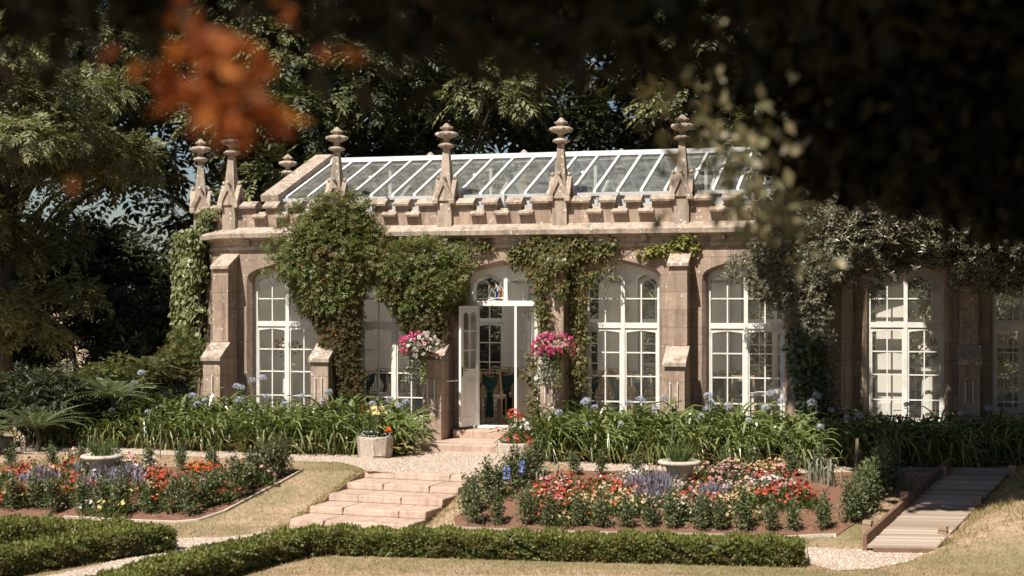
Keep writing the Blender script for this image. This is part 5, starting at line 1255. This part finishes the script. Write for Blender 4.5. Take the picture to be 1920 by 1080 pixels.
for i,(x,y,h,R,n,lab) in enumerate([
    (-12.5,37,14,4.0,2600,'tall leafy tree at the far left of the background'),
    (-6.5,38,14.5,3.7,3000,'tall tree showing sky through its crown, behind the left end of the orangery'),
    (-1.2,37.5,14.5,3.6,3000,'tall tree with a forked dark trunk behind the left half of the glass roof'),
    (4.2,39,15,3.8,2800,'tall dark tree behind the middle of the glass roof'),
    (9.2,37,15,4.0,3200,'tall dense tree behind the right end of the glass roof'),
    (15,38,15,4.6,2600,'tall dense tree at the far right of the background')]):
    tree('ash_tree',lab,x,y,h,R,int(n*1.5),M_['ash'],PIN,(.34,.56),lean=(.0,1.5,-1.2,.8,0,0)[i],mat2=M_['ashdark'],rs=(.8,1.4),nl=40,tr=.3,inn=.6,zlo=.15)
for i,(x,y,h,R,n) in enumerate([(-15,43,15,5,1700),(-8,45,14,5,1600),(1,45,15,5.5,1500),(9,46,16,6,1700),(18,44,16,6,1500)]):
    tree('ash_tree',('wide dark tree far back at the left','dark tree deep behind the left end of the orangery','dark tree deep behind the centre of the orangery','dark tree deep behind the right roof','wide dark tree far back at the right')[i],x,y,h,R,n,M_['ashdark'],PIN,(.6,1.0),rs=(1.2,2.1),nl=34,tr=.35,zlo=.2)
# near ash on the left, with long drooping sprays
tree('ash_tree','near ash tree with pale drooping leaf sprays filling the left edge',-10.4,30.6,9.2,3.2,9500,M_['ash'],PIN,(.22,.36),nl=56,rs=(.5,.95),zlo=.08,tr=.16,mat2=M_['ash'],keep=lambda P:(P[:,0]<-7.0)&(P[:,2]<7.6))
lp=[]
for yy,zz,nn in ((33.6,.85,4200),(35.6,2.4,3600)):
    for x in np.arange(-16,16.5,2.5): lp.append((x+(1.2 if yy>35 else 0),yy,zz,nn))
for x,yy,zz,nn in lp:
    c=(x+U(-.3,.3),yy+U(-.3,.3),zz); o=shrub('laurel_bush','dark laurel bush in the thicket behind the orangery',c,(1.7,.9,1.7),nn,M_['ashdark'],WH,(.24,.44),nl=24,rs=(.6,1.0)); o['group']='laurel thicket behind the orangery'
# shade tree over the right wing
def keepR(P):
    # keep the sun on the lit bays and on the garden: drop leaves whose shadow would reach them
    nP=P[:,0]*SI+(P[:,1]-25.5)*CO; nS=SUN[0]*SI+SUN[1]*CO; t=nP/nS
    Q=P-SUN*t[:,None]; s=Q[:,0]*CO-(Q[:,1]-25.5)*SI; z=Q[:,2]
    g=P-SUN*(P[:,2]/SUN[2])[:,None]; wig=.3*np.sin(P[:,2]*4+P[:,0]*3)
    wallhit=z>0
    ok=~(wallhit&(s<4.75+.15*wig)&(z<6.6))
    out_=g[:,0]>.36*g[:,1]+.5
    ok&=~((~wallhit)&(~out_)&((g[:,0]<5.15+wig)|(g[:,1]<19.2-1.4*np.clip(g[:,0]-5.8,0,1)+wig)))
    c=np.array(W(6.2,2.2,1.5)); d=P-c; a=d@SUN; q=d-a[:,None]*SUN; ok&=~((abs(q[:,0])<.8)&(np.linalg.norm(q,axis=1)<1.6))
    t2=(nP+1.4)/nS; Q=P-SUN*t2[:,None]; s2=Q[:,0]*CO-(Q[:,1]-25.5)*SI; ok&=~((t2>.5)&(s2>4.6)&(s2<9.6)&(Q[:,2]>2.6)&(Q[:,2]<4.7))
    return ok&(P[:,2]>2.75+.25*np.sin(P[:,0]*3))
tree('holm_oak','big dark holm oak whose crown overhangs and shades the right wing',8.6,20.6,10.5,5.4,34000,M_['olive'],WH,(.14,.24),nl=150,rs=(.6,1.15),tr=.3,keep=keepR,droop=.3,cz=6.3,rz=3.9,mat2=M_['olive'])
mbk=MB(); k=62000; d=unit(k); P=np.array([7.4,18.6,8.0])+d*np.array([7.0,8.0,3.2])*(rng.random((k,1))**.45); P=P[keepR(P)]; P=P[P[:,2]>2.5+.36*P[:,1]*(P[:,0]<.343*P[:,1]+2)*.55]; k=len(P)  # outsize leaf mass added to deepen the shade on the wing
mbk.scatter(*LEAF,P,rng.normal(size=(k,3)),rng.normal(size=(k,3))*.6+[0,0,1],U(.32,.48,k))
hk=[o for o in C.objects if o.name.startswith('holm_oak') and o.get('category')=='tree'][0]
o=mbk.build('crown',M_['ashdark'],hk); o.matrix_parent_inverse=Matrix.Translation(-Vector(hk.location))
mbk=MB(); k=26000; d=unit(k); P=np.array([10.5,14.5,6.2])+d*np.array([5.5,6.5,3.6])*(rng.random((k,1))**.45); P=P[keepR(P)]; P=P[(P[:,0]>.343*P[:,1]+.7)|(P[:,2]>2.9+.2*P[:,1]*1.0)]; k=len(P)  # leaf mass added mostly beyond the frame to block sky light
mbk.scatter(*LEAF,P,rng.normal(size=(k,3)),rng.normal(size=(k,3))*.6+[0,0,1],U(.3,.46,k))
o=mbk.build('crown',M_['ashdark'],hk); o.matrix_parent_inverse=Matrix.Translation(-Vector(hk.location))
# skirt of low branches in front of the wing, catching the sun
root=empty('holm_oak_bough',W(7.0,.2,3.0)); 
mb=MB()
for i in range(110):
    t=i/109; s=5.6+t*3.6; p=np.array(W(s,-1.0+U(-.4,.4),3.42-.45*t+U(-.45,.7)+.12*math.sin(s*5)+.15*math.sin(s*3))); sz=U(.2,.38); k=120
    dd=unit(k,.3); P=p+dd*sz*U(.5,1.05,(k,1)); mb.scatter(*WH,P,dd+rng.normal(size=(k,3))*.4-[0,0,.3],dd+[0,-.5,.6],U(.14,.23,k))
for (px,s,z) in ((0,6.05,2.72),(0,6.1,2.55),(0,5.5,2.9)):
    p=np.array(W(s,-1.0,z)); dd=unit(60); P=p+dd*[.14,.14,.14]; mb.scatter(*WH,P,dd-[0,0,.5],dd+[0,0,.6],U(.09,.14,60))
for s in (5.6,6.5,7.4,8.3,9.2): mb.tube([W(s+1.2,-.6,4.6),W(s+.5,-.8,4.0),W(s,-1.0,3.4)],[.035,.025,.01],5,1)
o=mb.build('foliage',[M_['olive'],M_['bark']],root); o.matrix_parent_inverse=Matrix.Translation(-Vector(root.location)); tag(root,'low sunlit grey green boughs hanging in front of the shaded right windows','branch')

# ================================================================ foreground boughs near the camera
ob=np.array([(-.55,3.0,2.99)])
def keepF(P):
    ok=np.ones(len(P),bool)
    for c,rad in (((-.42,2.4,2.90),.20),((-.71,2.5,2.69),.07),((.70,4.7,3.02),.24),((.95,4.7,2.75),.16)):
        d=P-np.array(c); a=d@SUN; r=np.linalg.norm(d-a[:,None]*SUN,axis=1); ok&=~((r<rad)&(a>-.05))
    return ok
def bough_tree(name,lab,trunk,blobs,mat,tm,S,trr=.3,cat='tree',extra=None):
    root=empty(name,(trunk[0],trunk[1],gzf(*trunk[:2]))); tag(root,lab,cat); L=Vector(root.location)
    mb=MB()
    for (c,r,k,op) in blobs:
        d=unit(k); P=np.array(c)+d*np.array(r)*(rng.random((k,1))**.45)
        if op: P=P[keepF(P)]
        k=len(P); mb.scatter(*tm,P,rng.normal(size=(k,3))+[0,0,-.4],rng.normal(size=(k,3))*.6+[0,0,1],U(*S,k),0)
    if extra:
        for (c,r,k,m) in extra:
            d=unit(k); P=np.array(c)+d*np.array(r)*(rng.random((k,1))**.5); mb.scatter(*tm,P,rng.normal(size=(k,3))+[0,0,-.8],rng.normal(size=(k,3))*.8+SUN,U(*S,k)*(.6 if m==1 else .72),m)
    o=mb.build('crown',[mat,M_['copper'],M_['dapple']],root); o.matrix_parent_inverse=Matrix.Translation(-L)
    t=MB(); h=trunk[2]; b0=Vector((trunk[0],trunk[1],L.z))
    t.tube([tuple(b0-Vector((0,0,.3))),tuple(b0+Vector((.05,0,h*.4))),tuple(b0+Vector((0,.1,h)))],[trr*1.3,trr,trr*.5],10)
    if extra and extra[0][3]==1:
        q=lambda px,py:((px-960)/1167,2.42,2.5+(560-py)/1167)
        t.tube([(-.62,2.2,3.6),q(330,-20),q(350,60),q(400,130),q(430,230)],[.008,.005,.004,.003,.0015],5); t.tube([q(350,60),q(420,110),q(500,215)],[.003,.0025,.001],5); t.tube([(-.9,2.4,3.5),q(180,120),q(150,330)],[.006,.003,.0015],5)
    for (c,r,k,op) in blobs:
        e=Vector(c); s_=b0+Vector((0,0,h*.75)); mid=(s_+e)/2+Vector((0,0,.5)); t.tube([tuple(s_),tuple(mid),tuple(e)],[trr*.3,trr*.18,.012],6)
    o=t.build('trunk',M_['bark'],root); o.matrix_parent_inverse=Matrix.Translation(-L); return root
CAN=((-.7,2.2,6.7),(3.8,2.9,.9),15000,1)  # shading leaf layer, out of view above the camera
bough_tree('copper_beech','copper beech overhanging the top of the view, dark with one glowing orange spray',(-3.2,-.5,5.0),
  [((-1.6,3.6,4.1),(1.2,.9,.62),3600,1),((.2,4.2,4.15),(1.5,1.0,.66),6500,1),((-.7,2.4,4.2),(1.5,1.0,.7),3600,1),((-1.3,3.6,3.30),(.5,.45,.2),420,1),((-1.0,3.6,3.30),(.5,.4,.16),520,1),((-.05,3.9,3.36),(.9,.4,.22),700,1),((.35,4.0,3.42),(1.0,.5,.36),1500,1),((-.15,3.5,3.15),(.5,.4,.18),220,1),((-1.1,3.3,2.98),(.16,.2,.25),22,1),
   ((-1.5,1.0,4.8),(1.8,1.4,.8),3000,1),((-2.6,2.6,5.0),(1.3,1.4,.8),2200,1)],
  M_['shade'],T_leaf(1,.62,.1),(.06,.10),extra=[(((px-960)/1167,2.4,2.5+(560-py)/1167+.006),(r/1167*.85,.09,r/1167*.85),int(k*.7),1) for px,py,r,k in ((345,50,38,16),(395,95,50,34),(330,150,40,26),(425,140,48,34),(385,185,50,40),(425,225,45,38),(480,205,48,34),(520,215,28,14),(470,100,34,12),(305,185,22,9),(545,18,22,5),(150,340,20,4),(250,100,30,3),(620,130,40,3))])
bough_tree('evergreen_oak','dark evergreen oak bough filling the upper right corner close to the camera',(4.6,3.2,5.0),
  [((2.2,5.0,4.05),(1.35,1.2,1.25),15000,1),((1.35,4.9,3.55),(.55,.5,.5),5200,1),((1.28,5,3.02),(.42,.4,.22),2400,1),((1.8,5,2.95),(.55,.4,.26),4000,0),((1.05,4.9,3.25),(.35,.35,.3),1300,1),((1.85,4.8,3.25),(.62,.45,.45),6500,0),((1.6,4.7,3.6),(.75,.6,.7),5200,1),((2.2,4.6,3.38),(.9,.5,.50),4200,0),((1.1,4.8,3.95),(.7,.7,.6),3200,1),((1.6,2.6,4.6),(1.5,1.3,.8),3400,1),((2.6,4.4,5.2),(1.6,1.4,.8),3400,1),((1.0,4.7,3.3),(.35,.4,.3),260,1)],
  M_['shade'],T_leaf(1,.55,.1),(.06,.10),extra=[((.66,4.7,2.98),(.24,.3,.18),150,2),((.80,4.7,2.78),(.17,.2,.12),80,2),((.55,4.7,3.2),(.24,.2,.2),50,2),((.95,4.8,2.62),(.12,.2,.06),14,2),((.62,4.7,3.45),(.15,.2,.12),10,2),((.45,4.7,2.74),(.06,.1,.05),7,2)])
# unseen leaf layer added overhead to shade the near boughs
mbk=MB(); c_,r_,k,_=CAN; d=unit(k); P=np.array(c_)+d*np.array(r_)*(rng.random((k,1))**.4); P=P[keepF(P)]; k=len(P)
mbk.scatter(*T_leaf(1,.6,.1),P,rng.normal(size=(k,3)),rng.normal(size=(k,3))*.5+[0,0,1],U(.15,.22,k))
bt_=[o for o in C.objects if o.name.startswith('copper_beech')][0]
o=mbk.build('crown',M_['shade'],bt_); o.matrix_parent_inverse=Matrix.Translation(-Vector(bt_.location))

# ================================================================ sky, sun, camera
w=bpy.data.worlds.new('World'); sc.world=w; w.use_nodes=True; nt=w.node_tree; nt.nodes.clear()
out=nt.nodes.new('ShaderNodeOutputWorld'); bg=nt.nodes.new('ShaderNodeBackground'); sk=nt.nodes.new('ShaderNodeTexSky')
sk.sky_type='NISHITA'; sk.sun_disc=False; sk.sun_elevation=math.asin(SUN[2]); sk.sun_rotation=math.atan2(SUN[0],SUN[1]); sk.air_density=1.0; sk.dust_density=.7; sk.ozone_density=1.0
nt.links.new(sk.outputs[0],bg.inputs[0]); nt.links.new(bg.outputs[0],out.inputs[0]); bg.inputs[1].default_value=.05
sd=bpy.data.lights.new('sun','SUN'); sd.energy=5.0; sd.angle=math.radians(.53); sd.color=(1,.93,.82)
so=bpy.data.objects.new('sun',sd); C.objects.link(so); so.rotation_euler=Vector(tuple(SUN)).to_track_quat('Z','Y').to_euler(); so.location=(-20,-20,40)
cd=bpy.data.cameras.new('camera'); cam=bpy.data.objects.new('camera',cd); C.objects.link(cam); sc.camera=cam
cam.location=(0,0,EYE); cam.rotation_euler=(math.radians(90),0,0); cd.sensor_width=36; cd.lens=52.5; cd.shift_y=20/1920; cd.clip_end=2000; cd.clip_start=.1
cd.dof.use_dof=True; cd.dof.focus_distance=25; cd.dof.aperture_fstop=1.7
sc.view_settings.view_transform='Standard'; sc.view_settings.look='None'; sc.view_settings.exposure=.55; sc.view_settings.gamma=1
sc.render.engine='CYCLES'; cy=sc.cycles
cy.max_bounces=6; cy.diffuse_bounces=2; cy.glossy_bounces=3; cy.transmission_bounces=2; cy.transparent_max_bounces=12; cy.use_denoising=True
cy.sample_clamp_indirect=4; cy.caustics_reflective=False; cy.caustics_refractive=False
